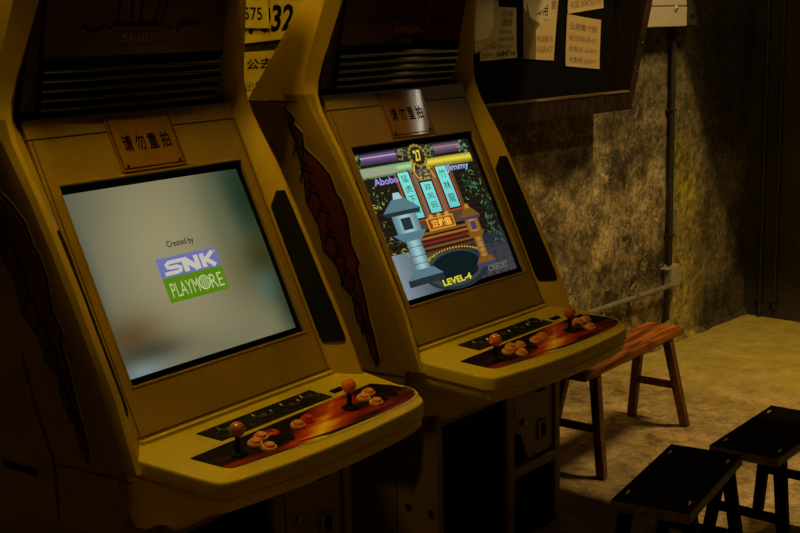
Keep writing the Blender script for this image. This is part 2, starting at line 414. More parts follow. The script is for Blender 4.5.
def side_art(par, sg):
    mb = MB()
    outl = [(-.371, 1.490), (-.345, 1.478), (-.318, 1.455), (-.322, 1.438), (-.288, 1.412), (-.285, 1.372), (-.232, 1.338), (-.190, 1.300), (-.165, 1.245), (-.152, 1.235),
            (-.128, 1.180), (-.118, 1.110), (-.090, 1.060), (-.098, 1.04), (-.072, .960), (-.060, .900), (-.045, .86), (-.028, .787), (-.046, .765),
            (-.070, .800), (-.088, .855), (-.118, .890), (-.132, .955), (-.165, .985), (-.190, 1.045), (-.236, 1.080), (-.252, 1.150), (-.296, 1.215), (-.302, 1.290), (-.325, 1.360), (-.336, 1.430)]
    cx = sum(p[0] for p in outl)/len(outl)
    def sc(k):                                     # inset towards the local centre line
        res = []
        n = len(outl)
        for i, (d, z) in enumerate(outl):
            a = outl[i-1]; b = outl[(i+1) % n]
            dx, dy = b[0]-a[0], b[1]-a[1]; l = math.hypot(dx, dy) or 1
            res.append((d+dy/l*-k, z+dx/l*k))
        return res
    pale = outl; blk = sc(-.004); red = sc(-.012)
    for k, (poly, mi) in enumerate(((pale, 0), (blk, 1), (red, 2))):
        off = .4100+.0012*(k+1)
        mb.prism([(sg*.409, -d, z) for d, z in poly], [(sg*off, -d, z) for d, z in poly], mi)
    f = lambda d, z: (sg*.4142, -d, z)
    rnd = random.Random(3)
    line = [(-.345, 1.44), (-.315, 1.38), (-.29, 1.31), (-.265, 1.25), (-.23, 1.20), (-.205, 1.13), (-.17, 1.08), (-.145, 1.02), (-.11, .95), (-.085, .89), (-.06, .83)]
    for i in range(len(line)-1):
        (d0, z0), (d1, z1) = line[i], line[i+1]
        if i < 1: 
            stroke(mb, [(d0, z0), (d1, z1)], .010, f, 1); continue
        w = .030 if i < 8 else .012
        stroke(mb, [(d0-w*.6, z0), (d0+w, z0-.012), (d1-w*.3, z1+.025), (d1+w*.8, z1)], [.004, .012, .010, .004], f, 1)
        stroke(mb, [(d0+w*.2, z0+.02), (d0-w*.6, z0-.035)], .007, f, 1)
    return mb.build('side_art', ['artedge', 'black', 'artred'], par)

def build_bezel(par):
    mb = MB()
    S1 = .492; ow = .300; iw = .336
    z2s = lambda z: (z-P0[1])/T[1]
    sb = z2s(.803); stp = z2s(1.468); st2 = z2s(1.513)
    th = -.03
    def slab(u0, u1, s0, s1, m=0, off=0.0, dep=-.03):
        mb.hexa([bz(u0,s0,dep), bz(u1,s0,dep), bz(u1,s0,off), bz(u0,s0,off), bz(u0,s1,dep), bz(u1,s1,dep), bz(u1,s1,off), bz(u0,s1,off)], m)
    slab(-iw, iw, sb-.01, -.0)                  # below the screen
    slab(-iw, -ow, 0, S1); slab(ow, iw, 0, S1)   # jambs
    slab(-iw, iw, S1, stp)                       # above the screen
    slab(-iw, iw, stp+.004, st2)                 # lip under the marquee
    slab(-iw, iw, stp, stp+.004, 1, -.004)
    # thin rounded lip round the opening (lighter edge)
    r = .0035
    for a, b_ in (((-ow, 0), (ow, 0)), ((ow, 0), (ow, S1)), ((ow, S1), (-ow, S1)), ((-ow, S1), (-ow, 0))):
        mb.tube([bz(a[0], a[1], -.001), bz(b_[0], b_[1], -.001)], r, 8, 0)
    # vertical seams of the upper panel
    fo = lambda u, s: bz(u, s, .0006)
    for u in (-.326, .326): stroke(mb, [(u, sb+.02), (u, stp)], .003, fo, 1)
    stroke(mb, [(-iw, sb+.016), (iw, sb+.016)], .003, fo, 1)
    return mb.build('monitor_bezel', ['bezel', 'groove'], par, smooth=True, angle=30)

class Pic:
    """lit picture on the tube face; s to the right 0..1, t downwards 0..1"""
    U0, U1, S0, S1 = -.283, .293, .021, .474
    def __init__(s): s.mb = MB(); s.lv = 0
    def pt(s, x, y, lv=None):
        lv = s.lv if lv is None else lv
        u = s.U0+(s.U1-s.U0)*x; v = s.S1+(s.S0-s.S1)*y
        k = 1-((x-.5)**2+(y-.5)**2)*2
        return bz(u, v, -.024+.006*k+.0004*lv)
    def f(s, lv): return lambda x, y: s.pt(x, y, lv)
    def grid(s, x0, y0, x1, y1, fn, nx=8, ny=8, lv=0):
        o = len(s.mb.v)
        for j in range(ny+1):
            for i in range(nx+1): s.mb.v.append(s.pt(x0+(x1-x0)*i/nx, y0+(y1-y0)*j/ny, lv))
        C = [[fn(x0+(x1-x0)*i/nx, y0+(y1-y0)*j/ny) for i in range(nx+1)] for j in range(ny+1)]
        for j in range(ny):
            for i in range(nx):
                a = o+j*(nx+1)+i
                s.mb.face((a+nx+1, a+nx+2, a+1, a), 0, [C[j+1][i], C[j+1][i+1], C[j][i+1], C[j][i]])
    def rect(s, x0, y0, x1, y1, c, lv=1, c2=None):
        a = lin(c); b = lin(c2) if c2 else a
        nx = max(1, int(abs(x1-x0)/.08)); ny = max(2, int(abs(y1-y0)/.05))
        s.grid(x0, y0, x1, y1, lambda x, y: tuple(a[k]+(b[k]-a[k])*(y-y0)/(y1-y0) for k in range(3)), nx, ny, lv)
    def tube(s, x0, y0, x1, y1, c, lv=2):            # bar shaded like a cylinder
        a = lin(c)
        def fn(x, y):
            k = .35+.9*math.exp(-(((y-y0)/(y1-y0)-.4)/.28)**2)
            return tuple(min(1, v*k) for v in a)
        s.grid(x0, y0, x1, y1, fn, max(2, int(abs(x1-x0)/.08)), 8, lv)
    def poly(s, pts, c, lv=2):
        s.mb.add([s.pt(x, y, lv) for x, y in pts], [tuple(range(len(pts)))], 0, lin(c))
    def ell(s, cx, cy, rx, ry, c, lv=2, n=22, c2=None):
        vs = [s.pt(cx, cy, lv)]+[s.pt(cx+rx*math.cos(2*PI*i/n), cy+ry*math.sin(2*PI*i/n), lv) for i in range(n)]
        o = len(s.mb.v); s.mb.v += vs; a = lin(c); b = lin(c2) if c2 else a
        for i in range(n): s.mb.face((o, o+1+i, o+1+(i+1) % n), 0, [a, b, b])
    def line(s, pts, w, c, lv=3): stroke(s.mb, pts, w, s.f(lv), 0, lin(c))
    def text(s, t, x0, y0, x1, y1, c, lv=4, bold=0.0, shear=0.0):   # y0 top, y1 bottom
        put_text(s.mb, t, s.f(lv), x0, y1, x1, y0, 0, lin(c), bold, shear)

def black_tube(par):
    mb = MB()
    mb.hexa([bz(-.32,-.02,-.06), bz(.32,-.02,-.06), bz(.32,-.02,-.030), bz(-.32,-.02,-.030), bz(-.32,.51,-.06), bz(.32,.51,-.06), bz(.32,.51,-.030), bz(-.32,.51,-.030)], 0)
    # dark funnel between the picture and the bezel opening
    a = [bz(-.302,-.002,-.002), bz(.302,-.002,-.002), bz(.302,.494,-.002), bz(-.302,.494,-.002)]
    b = [bz(-.287,.008,-.028), bz(.297,.008,-.028), bz(.297,.486,-.028), bz(-.287,.486,-.028)]
    mb.rings([a, b], 0, False, False)
    return mb.build('tube_surround', ['black'], par)

def picture_logo(par):
    P = Pic()
    def bg(x, y):
        c = [122, 117, 88]
        def blob(cx, cy, rx, ry, col, k):
            g = k*math.exp(-((x-cx)/rx)**2-((y-cy)/ry)**2)
            for i in range(3): c[i] += (col[i]-c[i])*g
        blob(.04, .15, .22, .6, (72, 76, 66), .7)
        blob(.40, .42, .40, .45, (150, 143, 108), .8)
        blob(1.0, .18, .23, .45, (26, 46, 32), 1.0)
        blob(.80, .62, .16, .22, (104, 96, 64), .6)
        blob(.95, .56, .14, .15, (56, 50, 24), .9)
        blob(.93, .72, .10, .10, (82, 108, 98), .8)
        blob(1.03, .85, .10, .3, (30, 44, 30), .85)
        blob(.80, .30, .07, .3, (98, 102, 72), .5)
        blob(.06, .80, .18, .11, (84, 62, 34), .85)
        blob(.14, .90, .20, .06, (46, 46, 36), .8)
        blob(.08, 1.0, .14, .07, (120, 142, 150), .9)
        blob(.45, 1.0, .3, .1, (98, 98, 82), .5)
        blob(.0, .5, .04, .6, (70, 76, 66), .5)
        return lin(c)
    P.grid(0, 0, 1, 1, bg, 56, 44, 0)
    P.rect(.338, .432, .684, .542, (104, 108, 168), 1)
    P.rect(.338, .542, .684, .680, (82, 124, 16), 1)
    w = (190, 186, 170)
    # heavy block letters
    T_ = lambda pts: P.poly(pts, w, 3)
    P.line([(.475, .462), (.40, .462), (.382, .474), (.385, .488), (.405, .492), (.440, .492), (.458, .500), (.452, .516), (.43, .522), (.362, .522)], .021, w, 3)
    P.line([(.487, .532), (.487, .452)], .030, w, 3)
    P.line([(.487, .458), (.552, .528)], .030, w, 3)
    P.line([(.556, .532), (.556, .452)], .026, w, 3)
    P.line([(.592, .532), (.592, .452)], .026, w, 3)
    P.line([(.600, .496), (.660, .450)], .022, w, 3)
    P.line([(.612, .490), (.655, .532)], .026, w, 3)
    P.ell(.672, .452, .005, .005, w, 3)
    # second line
    P.text('PLAYM', .362, .575, .520, .655, (176, 190, 130), 3, .0)
    P.text('RE', .590, .575, .665, .655, (176, 190, 130), 3, .0)
    P.ell(.555, .612, .034, .042, (176, 190, 130), 3)
    P.ell(.555, .612, .027, .034, (82, 124, 16), 4)
    for dx in (-.016, -.005, .006, .017): P.line([(.555+dx, .582), (.555+dx, .642)], .005, (176, 190, 130), 5)
    P.text('Created by', .425, .345, .580, .392, (14, 18, 12), 3, .012)
    return P.mb.build('screen', ['screen'], par, cols=True)

def picture_temple(par):
    P = Pic(); R = random.Random(11)
    P.rect(0, 0, 1, 1, (24, 20, 16), 0)
    P.grid(0, .70, 1, 1, lambda x, y: lin((40+90*max(0, 1-x*2.2), 46+100*max(0, 1-x*2.2), 52+105*max(0, 1-x*2.2))), 14, 6, 1)
    P.grid(.6, .78, 1, 1, lambda x, y: lin((30+34*y, 30+30*y, 34+34*y)), 6, 6, 1)
    # dark shutters
    for i in range(12): P.line([(0, .22+i*.042), (.28, .22+i*.042)], .006, (44, 32, 20), 1)
    for i in range(12): P.line([(.72, .22+i*.042), (1, .22+i*.042)], .006, (40, 34, 22), 1)
    # door frames
    P.rect(.255, .17, .745, .58, (84, 62, 44), 1)
    for x0, x1, y0, y1, t in ((.285, .372, .175, .50, '猛虎下山'), (.437, .532, .265, .485, '双风云'), (.606, .698, .175, .475, '竹林龍')):
        P.rect(x0-.022, y0-.02, x1+.022, y1+.022, (170, 74, 26), 2)
        P.rect(x0-.012, y0-.012, x1+.012, y1+.012, (44, 24, 14), 3)
        P.rect(x0, y0, x1, y1, (126, 226, 216), 4, (104, 200, 196))
        n = len(t)
        for k, ch in enumerate(t):
            h = (y1-y0-.03)/n
            P.text(ch, x0+.018, y0+.018+k*h, x1-.018, y0+.005+(k+.86)*h, (20, 40, 40), 5)
    P.rect(.400, .20, .425, .56, (120, 98, 80), 2); P.rect(.555, .20, .580, .56, (120, 98, 80), 2)
    P.rect(.40, .245, .58, .258, (128, 104, 88), 2)
    # name board
    P.rect(.372, .515, .600, .602, (214, 150, 44), 4); P.rect(.382, .524, .590, .593, (150, 52, 14), 5)
    P.text('双截龍', .402, .530, .572, .588, (236, 190, 72), 6, .02)
    for x in (.42, .487, .555): P.ell(x, .505, .018, .014, (190, 150, 60), 5)
    # plinth bands
    bands = [(.602, (128, 84, 34)), (.620, (58, 20, 10)), (.634, (150, 96, 40)), (.650, (70, 22, 12)), (.668, (112, 40, 20)), (.684, (44, 26, 20)), (.700, (120, 76, 36)), (.716, (48, 20, 12)), (.732, (88, 52, 24))]
    for i, (y, c) in enumerate(bands):
        P.rect(.30-.010*i, y, .74+.006*i, (bands[i+1][0] if i+1 < len(bands) else .748), c, 2)
    # stone disc on the floor with a gold chain round its far side
    P.ell(.485, .882, .285, .142, (34, 44, 46), 3, 40); P.ell(.47, .880, .245, .122, (52, 66, 68), 4, 40); P.ell(.48, .872, .215, .102, (12, 26, 30), 5, 40)
    for i in range(26):
        a = PI*1.14+PI*.74*i/25
        P.ell(.485+.275*math.cos(a), .862+.118*math.sin(a), .008, .0065, (196, 152, 40), 5, 8)
        P.ell(.485+.275*math.cos(a), .876+.118*math.sin(a), .004, .0035, (120, 90, 30), 5, 6)
    # hanging foliage left and right, carved gold scroll work
    for cx, cy, rx, ry, n, cols in ((.05, .36, .10, .16, 46, ((70, 92, 30), (120, 130, 44), (34, 54, 26), (170, 160, 60))),
                                    (.10, .60, .11, .10, 40, ((110, 104, 34), (60, 66, 28), (160, 150, 66), (30, 40, 24))),
                                    (.88, .34, .09, .13, 44, ((40, 84, 44), (60, 110, 60), (24, 50, 34), (100, 130, 70))),
                                    (.93, .62, .06, .22, 70, ((34, 64, 42), (54, 92, 58), (20, 38, 28), (88, 110, 76))),
                                    (.27, .78, .07, .07, 30, ((130, 128, 44), (60, 70, 30), (30, 40, 26))),
                                    (.03, .04, .05, .07, 26, ((70, 130, 70), (120, 150, 90), (36, 80, 40))),
                                    (.92, .05, .05, .06, 26, ((70, 130, 80), (130, 150, 110), (36, 70, 44)))):
        for k in range(n):
            x = cx+R.gauss(0, .5)*rx; y = cy+R.gauss(0, .5)*ry; a = R.uniform(0, 2*PI); r = R.uniform(.010, .024)
            if not (.008 < x < .992 and .005 < y < .97): continue
            pts = [(min(.995, max(.003, x+r*q*math.cos(a+q*.9))), min(.99, max(.003, y+r*q*math.sin(a+q*.9)))) for q in (0, .5, 1.0, 1.6)]
            P.line(pts, [.003, .009, .008, .002], R.choice(cols), 3)
    # top bars
    P.tube(.055, .012, .335, .085, (104, 78, 124), 3); P.tube(.655, .012, .90, .085, (108, 88, 112), 3)
    P.rect(.055, .034, .335, .042, (190, 160, 190), 4); P.rect(.655, .032, .90, .038, (190, 120, 130), 4)
    P.tube(0, .105, .425, .180, (150, 190, 130), 3); P.tube(.555, .105, .965, .175, (206, 190, 60), 3)
    P.grid(0, .118, .30, .166, lambda x, y: lin((150, 158, 130)), 4, 2, 4)
    for x, y in ((.385, .055), (.615, .055)):
        for k in range(14):
            a = R.uniform(0, 2*PI); P.line([(x, y), (x+.045*math.cos(a), y+.035*math.sin(a)), (x+.05*math.cos(a+.7), y+.045*math.sin(a+.7))], .008, R.choice([(110, 120, 60), (60, 90, 60), (150, 140, 90), (40, 50, 30)]), 4)
    P.ell(.50, .075, .075, .085, (40, 34, 14), 5); P.ell(.50, .075, .060, .068, (24, 22, 10), 6)
    for k in range(16):
        a = 2*PI*k/16; P.ell(.50+.067*math.cos(a), .075+.076*math.sin(a), .012, .012, (150, 124, 36), 6, 8)
    P.text('27', .470, .035, .530, .115, (230, 200, 60), 7, .03)
    for k in range(26):
        a = R.uniform(0, 2*PI); rr = R.uniform(.01, .05); P.ell(.50+rr*math.cos(a), .205+rr*.9*math.sin(a), .009, .008, R.choice([(150, 130, 60), (90, 110, 110), (60, 50, 30), (180, 160, 90)]), 5, 7)
    P.line([(.42, .185), (.44, .23), (.46, .245)], .010, (200, 160, 40), 5); P.line([(.56, .185), (.57, .23), (.58, .245)], .010, (200, 160, 40), 5)
    P.line([(.425, .103), (.44, .14), (.425, .182)], .012, (200, 180, 60), 5); P.line([(.555, .103), (.54, .14), (.555, .182)], .012, (210, 180, 60), 5)
    P.text('Abobo', .085, .185, .275, .235, (150, 140, 214), 6, .025); P.text('Jimmy', .692, .170, .905, .232, (150, 176, 226), 6, .02)
    # plain stand-ins where the two figures of the picture are: a tall pale stone garden lantern, a small ochre one
    def lantern(cx, y0, y1, w, body, lite, dark):
        h = y1-y0
        P.poly([(cx-.10*w, y0), (cx+.10*w, y0), (cx+.16*w, y0+.07*h), (cx-.16*w, y0+.07*h)], lite, 6)
        P.poly([(cx-.22*w, y0+.07*h), (cx+.22*w, y0+.07*h), (cx+.62*w, y0+.20*h), (cx-.62*w, y0+.20*h)], body, 6)
        P.poly([(cx-.62*w, y0+.20*h), (cx+.62*w, y0+.20*h), (cx+.54*w, y0+.245*h), (cx-.54*w, y0+.245*h)], dark, 6)
        P.grid(cx-.40*w, y0+.245*h, cx+.40*w, y0+.44*h, lambda x, y: tuple(a+(b-a)*math.exp(-((x-cx)/(.25*w))**2) for a, b in zip(lin(body), lin(lite))), 8, 3, 6)
        P.rect(cx-.16*w, y0+.28*h, cx+.16*w, y0+.41*h, dark, 7)
        P.poly([(cx-.56*w, y0+.44*h), (cx+.56*w, y0+.44*h), (cx+.30*w, y0+.53*h), (cx-.30*w, y0+.53*h)], body, 6)
        P.grid(cx-.24*w, y0+.53*h, cx+.24*w, y0+.84*h, lambda x, y: tuple(a+(b-a)*math.exp(-((x-cx)/(.16*w))**2) for a, b in zip(lin(body), lin(lite))), 8, 3, 6)
        for q in (.60, .70, .78): P.line([(cx-.24*w, y0+q*h), (cx+.24*w, y0+q*h)], .004, dark, 7)
        P.poly([(cx-.34*w, y0+.84*h), (cx+.34*w, y0+.84*h), (cx+.60*w, y0+.93*h), (cx-.60*w, y0+.93*h)], body, 6)
        P.rect(cx-.60*w, y0+.93*h, cx+.60*w, y1, dark, 6)
    lantern(.215, .30, .93, .24, (84, 118, 130), (156, 196, 200), (34, 46, 52))
    lantern(.745, .47, .93, .15, (118, 80, 26), (178, 124, 46), (66, 58, 92))
    P.text('LEVEL-4', .325, .935, .570, .980, (214, 200, 44), 7, .035)
    P.text('CREDIT', .735, .925, .925, .970, (96, 108, 84), 7, .02)
    return P.mb.build('screen', ['screen'], par, cols=True)

def instruction_plate(par, worn):
    mb = MB()
    z2s = lambda z: (z-P0[1])/T[1]
    s0 = z2s(1.373); s1 = z2s(1.505)
    tl = lambda u, s: .004+((u+.106)*.045+(s1-s)*.045 if worn else 0)
    mb.hexa([bz(-.106,s0,-.01), bz(.106,s0,-.01), bz(.106,s0,tl(.106,s0)), bz(-.106,s0,tl(-.106,s0)), bz(-.106,s1,-.01), bz(.106,s1,-.01), bz(.106,s1,tl(.106,s1)), bz(-.106,s1,tl(-.106,s1))], 0)
    f = lambda u, s: bz(u, s, tl(u, s)+.0006)
    for p in ([(-.099, s0+.007), (.099, s0+.007)], [(.099, s0+.007), (.099, s1)], [(-.099, s0+.007), (-.099, s1)]):
        stroke(mb, p, .003, f, 1)
    for k, ch in enumerate('请勿重拍'):
        u = -.077+k*.041
        put_text(mb, ch, f, u, s0+.050, u+.031, s0+.092, 1, None, .02)
    for u in (-.085, .085): mb.lathe([(.004, 0), (.004, .002), (.0001, .0025)], bz(u, s0+.013, tl(u, s0+.013)), (0, -NV[0], NV[1]), 10, 1)
    return mb.build('instruction_plate', ['plate', 'ink'], par)

def marquee(par):
    mb = MB()
    def mf(u, z, off=0.0):
        d = -.280+(z-1.533)*.245; bul = .012*(1-(u/.29)**2)
        return (u, -(d+off+bul), z)
    n = 12; us = [-.285+.57*i/n for i in range(n+1)]
    # lit-less poster cover, dark red
    zs = [1.645, 1.70, 1.78, 1.87, 1.945, 2.10]
    mb.rings([[mf(u, z) for u in us]+[(.285, .34, z), (-.285, .34, z)] for z in zs], 0)
    # ribbed black lower part
    prof = []
    z = 1.525; k = 0
    while z < 1.645:
        prof += [(z, .000), (z+.004, .007), (z+.012, .008), (z+.018, .003)]; z += .022
    prof = [(a, b) for a, b in prof if a < 1.646]+[(1.650, .004)]
    mb.rings([[mf(u, z, o) for u in us]+[(.285, .34, z), (-.285, .34, z)] for z, o in prof], 1)
    f = lambda u, z: mf(u, z, .0015)
    # black swell rising behind the ribs
    f2 = lambda u, z: mf(u, z, .0008)
    top = [(u, 1.652+.020*math.exp(-(u/.13)**4)) for u in us]
    mb.add([f2(u, 1.640) for u in us]+[f2(*p) for p in top], [(i, i+1, n+2+i, n+1+i) for i in range(n)], 1)
    o = mb.build('marquee_cover', ['red_film', 'gloss'], par, smooth=True, angle=50)
    t = MB()
    put_text(t, 'SHIJIA', f, -.072, 1.676, .062, 1.702, 0, None, .02)
    put_text(t, 'SEL', f, -.030, 1.652, .022, 1.666, 1, None, .01)
    f3 = f
    for seg in ([(-.085, 1.93), (-.085, 1.728)], [(-.045, 1.93), (-.045, 1.735)], [(-.015, 1.93), (-.015, 1.728)], [(.075, 1.93), (.030, 1.728)], [(.110, 1.93), (.052, 1.728)]):
        stroke(t, seg, .007, f3, 2)
    stroke(t, [(-.10, 1.724), (.055, 1.724)], .012, f3, 2)
    stroke(t, [(-.185, 1.722), (-.16, 1.708), (-.12, 1.722), (-.10, 1.712)], .008, f3, 2)
    stroke(t, [(.075, 1.716), (.11, 1.706), (.12, 1.725), (.20, 1.722)], [.006, .014, .02, .008], f3, 2)
    stroke(t, [(-.13, 1.700), (-.10, 1.716)], .004, f3, 0); stroke(t, [(.085, 1.716), (.11, 1.698)], .004, f3, 0)
    t.build('marquee_lettering', ['red_line', 'grey_line', 'black'], o)
    for sg in (-1, 1):
        q = MB(); zz = [1.53, 1.60, 1.70, 1.80, 1.945, 2.10]
        ou = lambda z: .325-(z-1.52)*.10
        q.rings([[(sg*.287, -(-.292+(z-1.533)*.245), z), (sg*ou(z), -(-.300+(z-1.533)*.245), z), (sg*ou(z), .345, z), (sg*.287, .345, z)] for z in zz], 0)
        q.build('marquee_side_mesh', ['sidemesh'], par)
    # dark recess behind and around
    r = MB()
    r.ubox(-.335, .335, -.42, -.325, 1.505, 1.60, 0); r.ubox(-.31, .31, -.36, -.325, 1.55, 2.10, 0)
    r.build('marquee_recess', ['black'], par)
    return o

def grille(par, sg):
    mb = MB()
    # black slot on the inward bevel of the rail, following it
    st = [s for s in ST if 1.04 < s[0] < 1.25]
    def pt(k, w):        # k = z, w 0 inner .. 1 ridge
        for a, b in zip(ST, ST[1:]):
            if a[0] <= k <= b[0]:
                q = (k-a[0])/(b[0]-a[0]); S = [a[i]+(b[i]-a[i])*q for i in range(7)]; break
        u = S[3]+.006+(S[1]-.014-S[3]-.006)*w; d = S[4]+.006+(S[2]-.005-S[4]-.006)*w
        nl = math.hypot(.055, .055)
        return Vector((sg*(u-.0022), -(d+.0022), k))
    rows = []
    zs = [.885, .90, .95, 1.0, 1.05, 1.1, 1.15, 1.2, 1.238, 1.278]
    for z in zs:
        w0, w1 = -.06, 1.0
        if z == zs[0]: w0, w1 = .0, .92
        if z == zs[-1]: w0, w1 = .55, 1.0
        if z == zs[-2]: w0, w1 = -.04, 1.0
        rows.append([pt(z, w0), pt(z, (w0+w1)/2), pt(z, w1)])
    back = Vector((sg*.004, .004, 0))
    mb.rings([[r[0], r[1], r[2], r[2]+back, r[0]+back] for r in rows], 0)
    return mb.build('speaker_grille', ['mesh'], par)

OUTL = [(.412, -.01), (.411, .10), (.409, .17), (.406, .232), (.398, .272), (.384, .300), (.365, .320), (.335, .329), (.28, .334), (.14, .338), (0, .336),
        (-.14, .328), (-.25, .315), (-.300, .308), (-.325, .303), (-.340, .292), (-.350, .272), (-.362, .225), (-.374, .17), (-.392, .09), (-.398, -.01)]
def cp_outline():
    return OUTL
def control_panel(par):
    mb = MB(); O = cp_outline()
    def ring(ins, z, dscale=1.0, flat=None):
        out = []
        for u, d in O:
            uu = u*(1-ins/.41); dd = d-ins*max(0, d)/.345
            dd = dd*dscale if dd > 0 else dd
            out.append((uu, -dd, (cpz(d)+z) if flat is None else flat))
        return out
    rs = [ring(.007, 0), ring(.0025, -.0012), ring(.0005, -.004), ring(0, -.007), ring(0, -.035), ring(.003, -.037), ring(.007, -.038), ring(.007, -.042), ring(.005, -.044), ring(.006, -.064), ring(.012, -.072)]
    rs.append([(u*.95, -(d*.90 if d > 0 else d), .688) for u, d in O])
    rs.append([(u*.92, -(d*.62 if d > 0 else d), .655) for u, d in O])
    rs.append([(u*.86, -(d*.36 if d > 0 else d), .606) for u, d in O])
    mb.rings(rs, 0)
    # bracket seam strip at the back, under the bezel
    mb.ubox(-.333, .333, .028, .052, .795, .812, 0)
    return mb.build('control_panel', ['cp'], par, smooth=True, angle=35)

def overlay(par, cp):
    mb = MB(); f0 = cpf(-.002); f1 = cpf(.0015)
    poly = [(-.302, .168), (-.290, .215), (-.280, .248), (-.268, .262), (-.235, .268), (0, .293), (.285, .299), (.345, .292), (.380, .282), (.396, .262), (.398, .238), (.385, .205), (.350, .160)]
    mb.prism([f0(*p) for p in poly], [f1(*p) for p in poly], 0)
    f2 = cpf(.0021)
    stroke(mb, [(-.24, .274), (0, .299), (.15, .305), (.285, .303), (.348, .298), (.386, .286), (.402, .262), (.404, .236), (.390, .203), (.354, .156)], [.001]+[.0035]*8+[.002], f2, 1)
    stroke(mb, [(-.07, .272), (.03, .289), (.15, .293), (.24, .289), (.33, .276)], [.001, .010, .006, .004, .001], f2, 2)
    return mb.build('flame_sticker', ['flame', 'white', 'black'], cp)

def card_strip(par, cp):
    mb = MB(); f0 = cpf(-.002); f1 = cpf(.0015); f2 = cpf(.0030)
    poly = [(-.202, .084), (-.186, .150), (.208, .150), (.196, .084)]
    mb.prism([f0(*p) for p in poly], [f1(*p) for p in poly], 0)
    for u in (-.125, -.01, .09, .165):
        pts = [(u-.026, .100), (u-.020, .112), (u+.006, .118), (u+.030, .114), (u+.028, .106), (u+.004, .102)]
        pts = [(u-.022, .098), (u-.026, .112), (u-.014, .124), (u+.010, .127), (u+.028, .120), (u+.030, .108)]
        mb.tube([f2(*p) for p in pts], .0026, 6, 1)
        stroke(mb, [(u-.005, .112), (u+.012, .112)], .008, cpf(.0022), 1)
    R = random.Random(5)
    for k in range(50):
        u = R.uniform(-.18, .19); d = R.uniform(.088, .146)
        stroke(mb, [(u, d), (u+R.uniform(.003, .012), d)], .002, cpf(.0020), 2)
    return mb.build('move_card_strip', ['card', 'chrome', 'grey_line'], cp)

def joystick(cp, u, d, ball):
    z = cpz(d); org = (u, -d, z)
    e = bpy.data.objects.new('joystick', None); COL.objects.link(e); e.parent = cp; e.location = org
    w = MB(); w.lathe([(.0220, .0015), (.0225, .003), (.018, .0055), (.007, .007)], (0, 0, 0), n=28); w.lathe([(.0065, .0), (.0065, .030), (.0055, .034), (.0055, .052)], (0, 0, 0), n=16)
    w.build('shaft', ['black'], e, smooth=True)
    b = MB(); r = .0182; b.lathe([(r*math.sin(PI*i/16), r-r*math.cos(PI*i/16)) for i in range(17)], (0, 0, .038), n=28)
    b.build('ball_top', [ball], e, smooth=True, angle=80)

def button(cp, u, d, kind):
    z = cpz(d)+.0015; org = (u, -d, z); ax = (0, -.137, .99)
    if kind == 'hole':
        h = MB(); h.lathe([(.0150, 0), (.0155, .0022), (.013, .0038), (.0001, .0042)], (0, 0, 0), ax, 26); o = h.build('hole_cap', ['matte'], cp, smooth=True); o.location = org; return
    if kind == 'redhole':
        h = MB(); h.lathe([(.0165, 0), (.0165, .005), (.0145, .0065), (.0125, .005), (.0120, .0015), (.0001, .0010)], (0, 0, 0), ax, 26); o = h.build('button_collar', ['btnred'], cp, smooth=True); o.location = org; return
    cap, rim = {'btn': ('btn', 'btnrim'), 'red': ('btnred', 'btnred')}[kind]
    h = MB(); h.lathe([(.0182, 0), (.0184, .004), (.0168, .0072), (.0138, .0072), (.0132, .003)], (0, 0, 0), ax, 28); o = h.build('push_button', [rim], cp, smooth=True); o.location = org
    p = MB(); p.lathe([(.0124, .002), (.0124, .0115), (.0110, .0135), (.006, .0132), (.0001, .0128)], (0, 0, 0), ax, 28); q = p.build('plunger', [cap], o, smooth=True)

def base(par):
    mb = MB(); F = .10; B = -.65; W = .33
    mb.ubox(-W, -W+.022, B, F-.004, .0, .62); mb.ubox(W-.022, W, B, F-.004, 0, .62); mb.ubox(-W, W, B, B+.02, 0, .62)
    mb.ubox(-W, W, B, F-.004, 0, .05); mb.ubox(-W, W, F-.02, F, 0, .095)
    mb.ubox(-W, -.302, F-.02, F, .095, .62); mb.ubox(.300, W, F-.02, F, .095, .62); mb.ubox(.026, .065, F-.02, F, .095, .62)
    mb.ubox(-.302, .300, F-.02, F, .585, .62); mb.ubox(.065, .300, F-.02, F, .310, .345)
    # screws on the side panel
    for d in (-.006, .075):
        for sg in (-1, 1): mb.lathe([(.011, 0), (.010, .004), (.0001, .005)], (sg*W, -d, .33), (sg, 0, 0), 12, 1)
    for sg in (-1, 1): stroke(mb, [(-.05, .02), (-.05, .60)], .004, lambda d, z: (sg*(W+.0008), -d, z), 1)
    o = mb.build('base_cabinet', ['base', 'matte'], par, bevel=.0025)
    p = MB(); p.ubox(-.302, .026, F-.034, F-.024, .06, .59); p.build('service_panel', ['matte'], o)
    p = MB(); p.ubox(.065, .300, F-.034, F-.024, .06, .312); p.build('cash_box_panel', ['matte'], o)
    p = MB(); p.ubox(.065, .300, F-.034, F-.026, .345, .59); p.build('coin_recess', ['matte'], o)
    dr = MB(); poly = [(.078, .583), (.078, .455), (.110, .445), (.155, .352), (.295, .352), (.295, .583)]
    dr.prism([(u, -(F-.022), z) for u, z in poly], [(u, -(F-.008), z) for u, z in poly], 0)
    dd = dr.build('coin_door', ['base'], o, bevel=.002)
    l = MB(); l.lathe([(.011, 0), (.011, .006), (.008, .008), (.0001, .008)], (.125, -(F-.008), .478), (0, -1, 0), 18, 0); l.ubox(.1238, .1262, F-.002, F+.0005, .473, .483, 1)
    l.build('door_lock', ['steel', 'matte'], dd, smooth=True)
    l = MB(); l.ubox(.205, .262, F-.010, F-.002, .40, .460, 0); l.ubox(.220, .247, F-.004, F-.001, .408, .452, 1); l.build('coin_slot', ['base', 'matte'], dd)
    l = MB(); l.ubox(.20, .25, F-.010, F-.006, .556, .566, 0); l.build('door_vent', ['matte'], dd)

